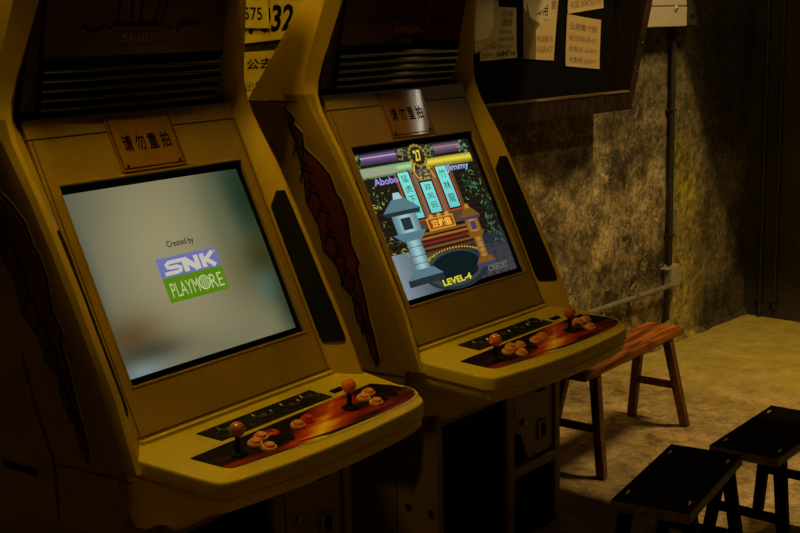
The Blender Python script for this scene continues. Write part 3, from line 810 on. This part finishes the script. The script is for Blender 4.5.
HOOD = .17
def hull(par):
    """inner shell that closes the back and carries the side frames"""
    mb = MB()
    prof = [(-.70, .60), (.02, .60), (.02, .78), (-.04, .80), (-.30, 1.40), (-.40, 1.47), (-.515, 1.49), (-.70, 1.29)]
    mb.prism([(-.386, -d, z) for d, z in prof], [(.386, -d, z) for d, z in prof], 0)
    hp = [(-.50, 1.50), (-.42, 1.50), (-.40, 1.95), (-.235, 1.95), (-.25, 1.93), (-.315, 1.77)]
    hp = [(-.505, 1.505), (-.41, 1.505), (-.36, 1.78), (-.31, 1.94), (-.24, 1.94), (-.318, 1.775)]
    o = mb.build('back_shell', ['side'], par)
    hb = MB(); q = [(-.505, 1.492), (-.425, 1.492), (-.38, 1.62), (-.30, 2.10), (-.20, 2.10), (-.26, 1.93), (-.33, 1.775), (-.44, 1.61)]
    q = [(-.505, 1.492), (-.418, 1.492), (-.405, 1.60), (-.425, 1.61)]
    hb.prism([(-.33, -d, z) for d, z in q], [(.33, -d, z) for d, z in q], 0); hb.build('head_back', ['side'], par)
    hd = MB(); hd.hexa([(-.30, .30, 2.10), (.30, .30, 2.10), (.33, HOOD, 2.03), (-.33, HOOD, 2.03), (-.30, .30, 2.15), (.30, .30, 2.15), (.33, HOOD, 2.10), (-.33, HOOD, 2.10)], 0)
    hd.build('added_shade_hood', ['shell'], par, bevel=.012)  # unseen hood added to shade the upper bezel
    return o

def cabinet(x, y, a, label, pic, balls, buttons):
    t = thing('arcade_cabinet', label, 'arcade machine', (x, y, 0), a, 'candy style arcade cabinets')
    hull(t)
    for sg in (-1, 1): side_frame(t, sg); side_art(t, sg); grille(t, sg)
    build_bezel(t); black_tube(t); pic(t)
    instruction_plate(t, False); marquee(t)
    cp = control_panel(t); overlay(t, cp); card_strip(t, cp)
    joystick(cp, -.208, .221, balls[0]); joystick(cp, .184, .224, balls[1])
    for u, d, k in buttons: button(cp, u, d, k)
    s = MB(); f = cpf(.0005); s.hexa([f(.228, .140), f(.272, .140), f(.272, .122), f(.228, .122), cpf(.004)(.230, .138), cpf(.004)(.270, .138), cpf(.004)(.270, .124), cpf(.004)(.230, .124)])
    s.build('key_slot', ['matte'], cp)
    # recessed grip low on both flanks
    for sg in (-1, 1):
        g = MB()
        g.hexa([(sg*.4085, .37, .688), (sg*.4085, .215, .688), (sg*.4115, .215, .688), (sg*.4115, .37, .688), (sg*.4085, .37, .732), (sg*.4085, .215, .732), (sg*.4115, .215, .732), (sg*.4115, .37, .732)], 0)
        g.hexa([(sg*.409, .355, .700), (sg*.409, .228, .700), (sg*.4125, .228, .700), (sg*.4125, .355, .700), (sg*.409, .355, .718), (sg*.409, .228, .718), (sg*.4125, .228, .718), (sg*.4125, .355, .718)], 1)
        g.build('hand_grip', ['side', 'matte'], t)
    base(t)
    return t

B1 = [(-.113, .202, 'btn'), (-.148, .216, 'btn'), (-.140, .252, 'btn'), (-.076, .203, 'redhole'), (-.102, .236, 'hole'), (-.064, .240, 'hole'),
      (.001, .214, 'btn'), (.044, .208, 'red'), (.288, .202, 'btn'), (.252, .214, 'btn'), (.254, .253, 'btn'), (.330, .203, 'hole'), (.334, .240, 'hole'), (.292, .243, 'hole')]
B2 = [(-.136, .214, 'btn'), (-.100, .200, 'btn'), (-.064, .207, 'btn'), (-.113, .246, 'btn'), (-.040, .236, 'hole'), (.012, .212, 'btn'), (.055, .205, 'btn'),
      (.236, .222, 'btn'), (.268, .202, 'btn'), (.308, .206, 'btn'), (.258, .252, 'btn'), (.340, .228, 'hole')]
A1, A2 = .1071, .0616
cab1 = cabinet(1.8233, 2.2641, A1, 'yellow arcade cabinet nearest the camera, pale screen with a blue and green logo', picture_logo, ('ballclear', 'ball'), B1)
cab2 = cabinet(2.7916, 2.2832, A2, 'yellow arcade cabinet beside the wooden bench, screen showing a colourful fighting game', picture_temple, ('ball', 'ballclear'), B2)

# ------------------------------------------------------------------ room
WY = 3.246
def slab(name, a, b, m, **k):
    mb = MB(); mb.box(a, b); return struct(mb.build(name, [m], **k))
slab('floor', (-3.2, -3.4, -.1), (9.0, WY+.2, 0), 'floor')
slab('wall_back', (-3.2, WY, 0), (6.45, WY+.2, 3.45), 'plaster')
slab('wall_end', (6.45, 1.2, 0), (6.65, WY+.2, 3.45), 'darkwall')
slab('wall_far', (8.8, -3.4, 0), (9.0, 1.2, 3.45), 'darkwall')
slab('wall_left', (-3.2, -3.4, 0), (-3.0, WY, 3.45), 'darkwall')
slab('ceiling', (-3.2, -3.4, 3.45), (9.0, WY+.2, 3.55), 'ceil')
# rough skirting of broken plaster at the corner
mb = MB(); R = random.Random(2); ring = []
x = 3.0; pts = []
while x < 6.45: pts.append((x, R.uniform(.012, .035), R.uniform(.02, .05))); x += R.uniform(.05, .12)
pts.append((6.45, .03, .04))
mb.rings([[(px, WY, 0), (px, WY-w, 0), (px, WY-w*.5, h*.7), (px, WY, h)] for px, w, h in pts], 0)
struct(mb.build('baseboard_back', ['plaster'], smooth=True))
# vertical runs on the end wall
for k, (yy, r_) in enumerate(((3.14, .012), (3.05, .010))):
    mb = MB(); mb.tube([(6.435, yy, 0.06 if k else .0), (6.435, yy, 3.45)], r_)
    mb.box((6.42, yy-.018, .10), (6.45, yy+.018, .13)); mb.box((6.42, yy-.018, 1.6), (6.45, yy+.018, 1.63))
    tag(mb.build('riser_pipe', ['conduit'], smooth=True), ['thin dark vertical pipe in the far corner, next to the plaster wall', 'thin dark vertical pipe on the far end wall, right of its twin'][k], 'pipe', 'pipes in the far corner')

# wall pipe, junction box, conduit
t = thing('wall_pipe', 'grey horizontal pipe running low along the plaster wall behind the bench', 'pipe', (4.0, WY-.05, .335))
mb = MB(); mb.tube([(-.9, 0, 0), (1.46, 0, 0), (1.535, 0, 0)], .013, 14); mb.build('pipe_run', ['pipe'], t, smooth=True)
for x in (-.5, .35, 1.2):
    mb = MB(); mb.box((x-.008, -.016, -.016), (x+.008, .05, .016)); mb.build('pipe_clip', ['pipe'], t, bevel=.003)
t = thing('junction_box', 'small off-white outlet box where the conduit meets the low pipe', 'junction box', (5.56, WY, .315))
mb = MB(); mb.box((-.022, -.052, 0), (.054, 0, .125)); mb.build('box_body', ['boxwhite'], t, bevel=.006)
mb = MB(); mb.box((-.016, -.056, .010), (.048, -.050, .115)); mb.build('cover_plate', ['boxwhite'], t, bevel=.002)
mb = MB(); mb.box((-.060, -.045, .105), (-.015, -.004, .112)); mb.build('side_tab', ['boxwhite'], t)
t = thing('conduit', 'dark vertical conduit pipe rising from the outlet box to the electrical box', 'pipe', (5.548, WY-.03, .44))
mb = MB(); mb.tube([(0, 0, 0), (0, 0, 1.224)], .014, 14); mb.build('conduit_run', ['conduit'], t, smooth=True)
for z in (.15, .8):
    mb = MB(); mb.box((-.018, -.016, z), (.018, .03, z+.012)); mb.build('conduit_clip', ['conduit'], t, bevel=.002)
mb = MB(); mb.tube([(0, 0, 0), (0, 0, -.165), (0, .014, -.175), (0, .03, -.18)], .014, 12); o = mb.build('conduit_shadow_bar', ['conduit'], smooth=True); o.location = (5.535, WY-.028, .318)  # dark bar added where the conduit's shadow falls
tag(o, 'dark bar added as the shadow below the off-white outlet box', 'pipe')
t = thing('electrical_box', 'off-white wall-mounted electrical box above the conduit', 'electrical box', (5.40, WY, 1.668))
mb = MB(); mb.box((-.30, -.13, 0), (.085, .002, .45)); mb.build('box_body', ['boxwhite'], t, bevel=.006)
mb = MB(); mb.box((-.305, -.137, -.002), (.090, -.125, .092)); mb.box((-.305, -.137, .098), (.085, -.125, .45)); mb.build('box_cover', ['boxwhite'], t, bevel=.003)
mb = MB(); mb.lathe([(.014, 0), (.014, .006), (.010, .010), (.0001, .010)], (-.02, -.137, .085), (0, -1, 0), 16, 0); mb.lathe([(.005, .010), (.005, .012), (.0001, .012)], (-.02, -.137, .083), (0, -1, 0), 10, 1)
mb.build('latch', ['boxwhite', 'matte'], t, smooth=True)
t = thing('shaded_box_part', 'dark right part of the off-white electrical box, shade put into its colour', 'electrical box', (5.555, WY, 1.668))
mb = MB(); mb.box((-.055, -.125, 0), (.062, 0, .45)); mb.build('box_body', ['darkbox'], t, bevel=.004)  # shaded right part of the electrical box, built as a separate dark box
mb = MB(); mb.box((-.01, -.128, .035), (.03, -.124, .055)); mb.build('cover_slot', ['matte'], t)

# notice board box on the wall
def notice_board():
    t = thing('notice_board', 'black wooden notice board leaning from the wall right of the second cabinet', 'notice board', (3.0, WY, 1.30))
    X0, X1 = .20, 1.865; Z1 = .80
    yf = lambda z: -(.216+z*.214)      # leaning front, relative to the wall
    fr = MB()
    # right and left cheeks
    for a, b_ in ((X1-.05, X1), (X0, X0+.05)):
        fr.hexa([(a, -.02, 0), (b_, -.02, 0), (b_, yf(0), 0), (a, yf(0), 0), (a, -.02, Z1), (b_, -.02, Z1), (b_, yf(Z1), Z1), (a, yf(Z1), Z1)], 0)
    fr.hexa([(X0, -.02, Z1), (X1, -.02, Z1), (X1, yf(Z1), Z1), (X0, yf(Z1), Z1), (X0, -.02, Z1+.05), (X1, -.02, Z1+.05), (X1, yf(Z1), Z1+.05), (X0, yf(Z1), Z1+.05)], 0)
    fr.build('frame', ['frame'], t, bevel=.004)
    lg = MB()
    lg.hexa([(X0+.05, -.02, .0), (X1-.05, -.02, .0), (X1-.05, yf(.02)+.006, .0), (X0+.05, yf(.02)+.006, .0), (X0+.05, -.02, .082), (X1-.05, -.02, .082), (X1-.05, yf(.082), .082), (X0+.05, yf(.082), .082)], 0)
    lg.hexa([(X0+.05, yf(.08)+.03, .082), (X1-.05, yf(.08)+.03, .082), (X1-.05, yf(.08)-.004, .082), (X0+.05, yf(.08)-.004, .082), (X0+.05, yf(.08)+.03, .090), (X1-.05, yf(.08)+.03, .090), (X1-.05, yf(.08)-.004, .090), (X0+.05, yf(.08)-.004, .090)], 1)
    lg.build('ledge', ['frame', 'ledge'], t)
    bk = MB(); bk.box((X0+.05, -.146, .05), (X1-.05, -.02, Z1)); bk.build('backboard', ['board'], t)
    for z in (.17, .30):
        s = MB(); s.lathe([(.006, 0), (.006, .004), (.0001, .006)], (X1-.02, yf(z), z), (0, -1, .2), 10, 0); s.build('screw', ['steel'], t, smooth=True)
notice_board()

def poster(name, label, quad, y, paper, texts, extra=None, th=.0012, group=None, mats=()):
    """quad: bl, br, tr, tl in (x,z) on a plane y; texts: (string, s0,t0,s1,t1, material index, bold)"""
    cx = sum(q[0] for q in quad)/4; cz = sum(q[1] for q in quad)/4
    Q = [(q[0]-cx, q[1]-cz) for q in quad]
    def fn(s, t_, off=th+.0008):
        a = [Q[0][i]+(Q[1][i]-Q[0][i])*s for i in (0, 1)]; b_ = [Q[3][i]+(Q[2][i]-Q[3][i])*s for i in (0, 1)]
        curl = .004*(abs(s-.5)*2)**4+.003*(1-t_)**6
        return (a[0]+(b_[0]-a[0])*t_, -off-curl, a[1]+(b_[1]-a[1])*t_)
    mb = MB(); n = 10
    rs = []
    for j in range(n+1):
        rs.append([fn(i/n, j/n, th) for i in range(n+1)])
    for r in rs: mb.v += r
    for j in range(n):
        for i in range(n): a = j*(n+1)+i; mb.face((a, a+1, a+n+2, a+n+1), 0)
    o = len(mb.v)
    for j in range(n+1): mb.v += [fn(i/n, j/n, .0) for i in range(n+1)]
    for j in range(n):
        for i in range(n): a = o+j*(n+1)+i; mb.face((a, a+n+1, a+n+2, a+1), 0)
    for tx in texts:
        s_, s0, t0, s1, t1, mi, bo = tx
        vs, fs, _ = glyphs(s_, bo, 0)
        mb.add([fn(s0+(s1-s0)*vx, t0+(t1-t0)*vy) for vx, vy in vs], fs, mi)
    if extra: extra(mb, fn)
    ob = mb.build(name, [paper]+list(mats), None, smooth=True); ob.location = (cx, y, cz)
    return tag(ob, label, 'poster', group)
YB = WY-.1465
IK = ('ink', 'inkbrown', 'paperw', 'paperbrown', 'inkblue')
G = 'posters on the notice board'
poster('paper_notice', 'dim grey-yellow notice ending in the number 6684716, left on the board', [(3.840, 1.556), (4.081, 1.562), (4.083, 1.763), (3.840, 1.775)], YB, 'paper2',
       [('6684716', .46, .05, .96, .16, 1, .03), ('收购电', .06, .05, .40, .14, 5, 0), ('高价回收手机', .30, .20, .92, .28, 5, 0), ('电脑空调', .55, .34, .92, .42, 5, 0), ('旧家电', .60, .48, .90, .56, 5, 0), ('诚信', .62, .64, .90, .78, 2, 0), ('回收', .62, .82, .92, .94, 2, 0)], group=G, mats=('ink', 'ink', 'paperw', 'paperbrown', 'inkblue'))
def torn(mb, fn):
    f = lambda s, t_: fn(s, t_, .0032)
    p = [(.02, .16), (.28, .12), (.62, .10), (.80, .22), (.82, .62), (.60, .66), (.02, .70)]
    mb.add([f(*q) for q in p], [tuple(range(len(p)))], 3)
poster('paper_notice', 'taller grey notice with a pale torn patch, leftmost on the board', [(3.800, 1.585), (3.956, 1.640), (3.957, 1.90), (3.800, 1.90)], YB-.006, 'paper2',
       [('旧手机', .10, .62, .80, .72, 1, .02), ('收购', .15, .78, .8, .95, 1, .02)], torn, group=G, mats=IK)
def peel(mb, fn):
    f = lambda s, t_: fn(s, t_, .0032); f3 = lambda s, t_: fn(s, t_, .0026)
    p = [(.0, .0), (.40, .0), (.42, .18), (.40, .34), (.55, .42), (.30, .48), (.12, .56), (.0, .62)]
    mb.add([f3(*q) for q in p], [tuple(range(len(p)))], 4)
    q = [(.0, .60), (.10, .54), (.28, .46), (.50, .42), (.56, .36), (.62, .46), (.80, .46), (.82, .62), (.82, 1.0), (.0, 1.0)]
    mb.add([f(*w) for w in q], [tuple(range(len(q)))], 3)
    f2 = lambda s, t_: fn(s, t_, .0040)
    for s_, a, b_, c, d, bo in (('BB', .05, .69, .52, .93, .05), ('机', .55, .69, .76, .90, .02), ('即买即用', .10, .50, .72, .63, .01)):
        put_text(mb, s_, f2, a, b_, c, d, 1, None, bo)
poster('paper_notice', 'torn notice with large BB lettering peeling over a brown stained sheet', [(4.127, 1.556), (4.340, 1.541), (4.395, 1.91), (4.130, 1.91)], YB, 'paper3',
       [('出', .83, .78, .97, .88, 2, .02), ('租', .83, .58, .97, .68, 2, .02), ('电话联系', .45, .20, .95, .28, 2, 0), ('66847', .45, .08, .95, .16, 2, 0)], peel, group=G, mats=IK)
poster('paper_notice', 'tilted tan notice at the top right of the board, one line of letters showing', [(4.443, 1.735), (4.721, 1.758), (4.724, 1.93), (4.462, 1.93)], YB, 'paper3',
       [('AGE 5047AT10', .08, .10, .94, .26, 2, .01), ('诚招代理', .10, .45, .9, .65, 2, 0)], group=G, mats=IK)
poster('paper_notice', 'square tan notice with four rows of faded characters, lowest right on the board', [(4.428, 1.514), (4.692, 1.490), (4.706, 1.706), (4.443, 1.735)], YB, 'paper3',
       [('公用售个机', .10, .72, .92, .86, 2, .02), ('电话联系价', .10, .50, .92, .62, 2, 0), ('收售租 66847', .10, .29, .92, .41, 2, 0), ('收售租 66847', .10, .08, .92, .20, 2, 0)], group=G, mats=IK)
GY = 'yellow posters on the wall between the cabinets'
poster('yellow_poster', 'small yellow poster reading 575 between the two cabinets', [(2.66, 1.712), (2.856, 1.706), (2.860, 1.90), (2.66, 1.90)], WY-.010, 'papery',
       [('575', .45, .14, .86, .36, 1, .01), ('出租', .48, .52, .88, .74, 1, 0)], group=GY, mats=IK)
poster('yellow_poster', 'large yellow poster with big bold digits behind the small one reading 575', [(2.64, 1.650), (2.99, 1.672), (3.06, 1.93), (2.64, 1.93)], WY-.004, 'papery',
       [('07032', .20, .10, .92, .46, 1, .03), ('公寓', .66, .56, .82, .70, 1, 0), ('仓', .86, .56, .96, .70, 1, 0)], group=GY, mats=IK)
poster('yellow_poster', 'lowest yellow poster between the cabinets, below the black gap', [(2.64, 1.46), (2.93, 1.46), (2.98, 1.632), (2.64, 1.626)], WY+.0008, 'papery',
       [('公去', .36, .64, .72, .86, 1, .02), ('出售', .36, .20, .62, .40, 5, 0)], group=GY, mats=IK)

# ------------------------------------------------------------------ bench and stools
def leg_mb(top, bot, w0, w1, ax, ay):
    """square leg from top to bot, half sizes"""
    mb = MB(); top = Vector(top); bot = Vector(bot)
    def q(c, w): return [c-ax*w-ay*w, c+ax*w-ay*w, c+ax*w+ay*w, c-ax*w+ay*w]
    mb.hexa(q(bot, w1)+q(top, w0)); return mb
def stool(name, label, cat, loc, rz, L_, W_, H, th, legw, inset, splay, mats, group=None, bev=.006, tenons=True):
    t = thing(name, label, cat, loc, rz, group)
    ax, ay = Vector((1, 0, 0)), Vector((0, 1, 0))
    s = MB(); s.box((-L_/2, -W_/2, H-th), (L_/2, W_/2, H)); s.m = [0, 0, 1, 1, 1, 1]; s.build('seat', [mats[0], mats[3] if len(mats) > 3 else mats[0]], t, bevel=bev)
    feet = {}
    for sx in (-1, 1):
        for sy in (-1, 1):
            top = (sx*(L_/2-inset), sy*(W_/2-legw*1.25), H-th); bot = (sx*(L_/2-inset+splay[0]), sy*(W_/2-legw*1.25+splay[1]), 0)
            feet[sx, sy] = (Vector(top), Vector(bot))
            leg_mb(top, bot, legw, legw*.92, ax, ay).build('leg', [mats[1]], t, bevel=.004)
        z = .45
        a, b_ = [feet[sx, q][0].lerp(feet[sx, q][1], z+.08) for q in (-1, 1)]
        r = MB(); r.box((a.x-legw*.5, a.y+legw*.6, a.z-legw*.8), (a.x+legw*.5, b_.y-legw*.6, a.z+legw*.8)); r.build('rung', [mats[1]], t, bevel=.002)
    if tenons:
        for sx in (-1, 1):
            for sy in (-1, 1):
                m = MB(); x = sx*(L_/2-inset); y = sy*(W_/2-legw*1.3)
                m.box((x-.016, y-.003, H-.002), (x+.010, y+.002, H+.0012)); m.box((x+.008, y-.003, H-.002), (x+.012, y+.006, H+.0012))
                m.build('tenon', [mats[2]], t)
    return t
# bench: right end at x 4.51, running to the left
by = .0899
bl, bw = .86, .172
cxb = 4.511-bl/2*math.cos(by)-bw/2*math.sin(by); cyb = 2.538-bl/2*math.sin(by)+bw/2*math.cos(by)
bench = stool('wooden_bench', 'long red-brown wooden bench with splayed legs beside the second cabinet', 'bench', (cxb, cyb, 0), by, bl, bw, .42, .034, .0185, .115, (.055, .062), ('bench', 'benchleg', 'tenon'), tenons=False)
mb = MB(); mb.box((-.035, -.02, 0), (.03, .02, .0015)); mb.box((-.03, -.016, .0015), (.02, .018, .003))
o = mb.build('paper_scrap', ['paperw']); o.location = (3.72, 2.51, .4205); o.rotation_euler = (0, 0, .2)
tag(o, 'small pale paper scrap lying on the left end of the bench', 'paper')
GS = 'low black wooden stools'
stool('wooden_stool', 'black wooden stool nearest the camera, its left end at the bottom of the photo', 'stool', (2.955, 1.668, 0), .205, .51, .222, .42, .032, .018, .075, (.045, .045), ('stool', 'stool', 'tenon', 'stooledge'), GS, .004)
stool('wooden_stool', 'black wooden stool at the right edge, behind the end of the nearer stool', 'stool', (3.60, 1.69, 0), .065, .50, .225, .38, .030, .018, .075, (.045, .045), ('stool', 'stool', 'tenon', 'stooledge'), GS, .004)

# ------------------------------------------------------------------ lamps
def area(name, loc, sx, sy, power, col, rot=(0,0,0)):
    l = bpy.data.lights.new(name, 'AREA'); l.shape = 'RECTANGLE'; l.size = sx; l.size_y = sy; l.energy = power; l.color = col
    o = bpy.data.objects.new(name, l); COL.objects.link(o); o.location = loc; o.rotation_euler = rot; return o
def tube_lamp(label, x, y, zc, hang, hl, rz=0, trough=None):
    t = thing('tube_lamp', label, 'lamp', (x, y, zc), rz)
    mb = MB(); mb.box((-.04, -hl-.05, -hang-.06), (.04, hl+.05, -hang)); mb.build('lamp_housing', ['lampbody'], t, bevel=.005)
    for s_ in (-1, 1):
        if hang > .01:
            mb = MB(); mb.tube([(0, s_*hl*.7, -hang), (0, s_*hl*.7, 0)], .004, 8); mb.build('hanger_rod', ['steel'], t, smooth=True)
        mb = MB(); mb.box((-.015, s_*(hl+.01)-.01, -hang-.12), (.015, s_*(hl+.01)+.01, -hang-.06)); mb.build('lamp_holder', ['lampbody'], t)
    if trough:
        w_, dp = trough
        q = MB(); zt = -hang-.004
        q.box((-w_-.006, -hl-.10, -hang-dp-.11), (-w_, hl+.10, zt)); q.box((w_, -hl-.10, -hang-dp), (w_+.006, hl+.10, zt)); q.box((-w_-.006, -hl-.10, zt-.004), (w_+.006, hl+.10, zt))  # skirts cut the light off, left one deepened to darken the floor
        q.build('lamp_trough', ['darkbox'], t)
    mb = MB(); mb.tube([(0, -hl, -hang-.10), (0, hl, -hang-.10)], .010, 12); mb.build('tube', ['tube'], t, smooth=True)
tube_lamp('short fluorescent tube lamp in a deep dark trough above the bench', 4.8, 1.75, 3.45, .14, .36, 0, (.151, .40))
tube_lamp('bare fluorescent tube lamp hanging low and askew on two rods', 5.38, 1.30, 3.45, .55, .45, math.radians(45))
area('tube_lamp_light', (4.8, 1.75, 3.190), .012, .7, 62, (1, .70, .27))
t = thing('pendant_lamp', 'yellow bulb under a small enamel shade above the nearest cabinet', 'lamp', (1.45, 2.15, 3.23))
mb = MB(); mb.lathe([(.02, .16), (.05, .13), (.13, .05), (.15, 0), (.145, 0), (.12, .045), (.045, .12), (.0001, .125)], (0, 0, 0), n=32); mb.build('lamp_shade', ['lampbody'], t, smooth=True)
mb = MB(); mb.tube([(0, 0, .16), (0, 0, .22)], .004, 8); mb.build('cord', ['black'], t, smooth=True)
mb = MB(); mb.lathe([(.012, .09), (.028, .05), (.030, .03), (.02, .008), (.0001, 0)], (0, 0, 0), n=20); mb.build('bulb', ['bulb'], t, smooth=True)
l = bpy.data.lights.new('pendant_lamp_light', 'POINT'); l.energy = 61; l.color = (1, .65, .05); l.shadow_soft_size = .09
o = bpy.data.objects.new('pendant_lamp_light', l); COL.objects.link(o); o.location = (1.45, 2.15, 3.20)

t = thing('wall_fill_spot', 'unseen ceiling spotlight added to brighten the plaster wall', 'lamp', (3.7, .5, 3.45))
mb = MB(); mb.lathe([(.05, 0), (.05, -.02), (.0001, -.02)], (0, 0, 0), n=20); mb.tube([(0, 0, -.02), (0, 0, -.10)], .008, 8); mb.build('ceiling_mount', ['lampbody'], t, smooth=True)
aim = (Vector((4.45, WY, .85))-Vector((3.7, .5, 3.33))).normalized()
mb = MB(); mb.lathe([(.03, -.06), (.04, -.04), (.045, .06), (.041, .06), (.036, -.02), (.0001, -.02)], (0, 0, -.12), aim, 24); mb.build('lamp_head', ['lampbody'], t, smooth=True)
l = bpy.data.lights.new('wall_fill_light', 'SPOT'); l.energy = 42; l.color = (1, .72, .30); l.shadow_soft_size = .03; l.spot_size = math.radians(36); l.spot_blend = .8  # unseen fill spot, added to brighten the wall
o = bpy.data.objects.new('wall_fill_light', l); COL.objects.link(o); o.location = Vector((3.7, .5, 3.33))+aim*.07; o.rotation_euler = aim.to_track_quat('-Z', 'Y').to_euler()

t = thing('pendant_lamp', 'unseen yellow bulb and shade added to brighten the gap between the cabinets', 'lamp', (2.22, 2.72, 3.13))
mb = MB(); mb.lathe([(.02, .16), (.05, .13), (.13, .05), (.15, 0), (.145, 0), (.12, .045), (.045, .12), (.0001, .125)], (0, 0, 0), n=32); mb.build('lamp_shade', ['lampbody'], t, smooth=True)
mb = MB(); mb.tube([(0, 0, .16), (0, 0, .32)], .004, 8); mb.build('cord', ['black'], t, smooth=True)
mb = MB(); mb.lathe([(.012, .09), (.028, .05), (.030, .03), (.02, .008), (.0001, 0)], (0, 0, 0), n=20); mb.build('bulb', ['bulb'], t, smooth=True)
l = bpy.data.lights.new('pendant_lamp_light', 'POINT'); l.energy = 16; l.color = (1, .65, .05); l.shadow_soft_size = .06  # added bulb, brightens the cabinet flank and posters in the gap
o = bpy.data.objects.new('pendant_lamp_light', l); COL.objects.link(o); o.location = (2.22, 2.72, 3.10)

w = bpy.data.worlds.new('World'); SC.world = w; w.use_nodes = True
w.node_tree.nodes['Background'].inputs['Color'].default_value = (1, .66, .16, 1)
w.node_tree.nodes['Background'].inputs['Strength'].default_value = .016

# ------------------------------------------------------------------ camera
F_ = 1219.834; yaw, pitch, roll, H_ = .8238976, .1947444, -.0257288, 1.702951
Fv = Vector((math.sin(yaw)*math.cos(pitch), math.cos(yaw)*math.cos(pitch), -math.sin(pitch)))
Rv = Vector((math.cos(yaw), -math.sin(yaw), 0)); Uv = Rv.cross(Fv)
R2 = Rv*math.cos(roll)+Uv*math.sin(roll); U2 = -Rv*math.sin(roll)+Uv*math.cos(roll)
cam = bpy.data.cameras.new('camera'); co = bpy.data.objects.new('camera', cam); COL.objects.link(co)
cam.sensor_width = 36; cam.lens = F_*36/800; cam.clip_start = .05
mw = Matrix((R2, U2, -Fv)).transposed().to_4x4(); mw.translation = Vector((0, 0, H_)); co.matrix_world = mw
SC.camera = co
SC.view_settings.view_transform = 'Standard'; SC.view_settings.look = 'None'; SC.view_settings.exposure = 0; SC.view_settings.gamma = 1
SC.view_settings.use_curve_mapping = False
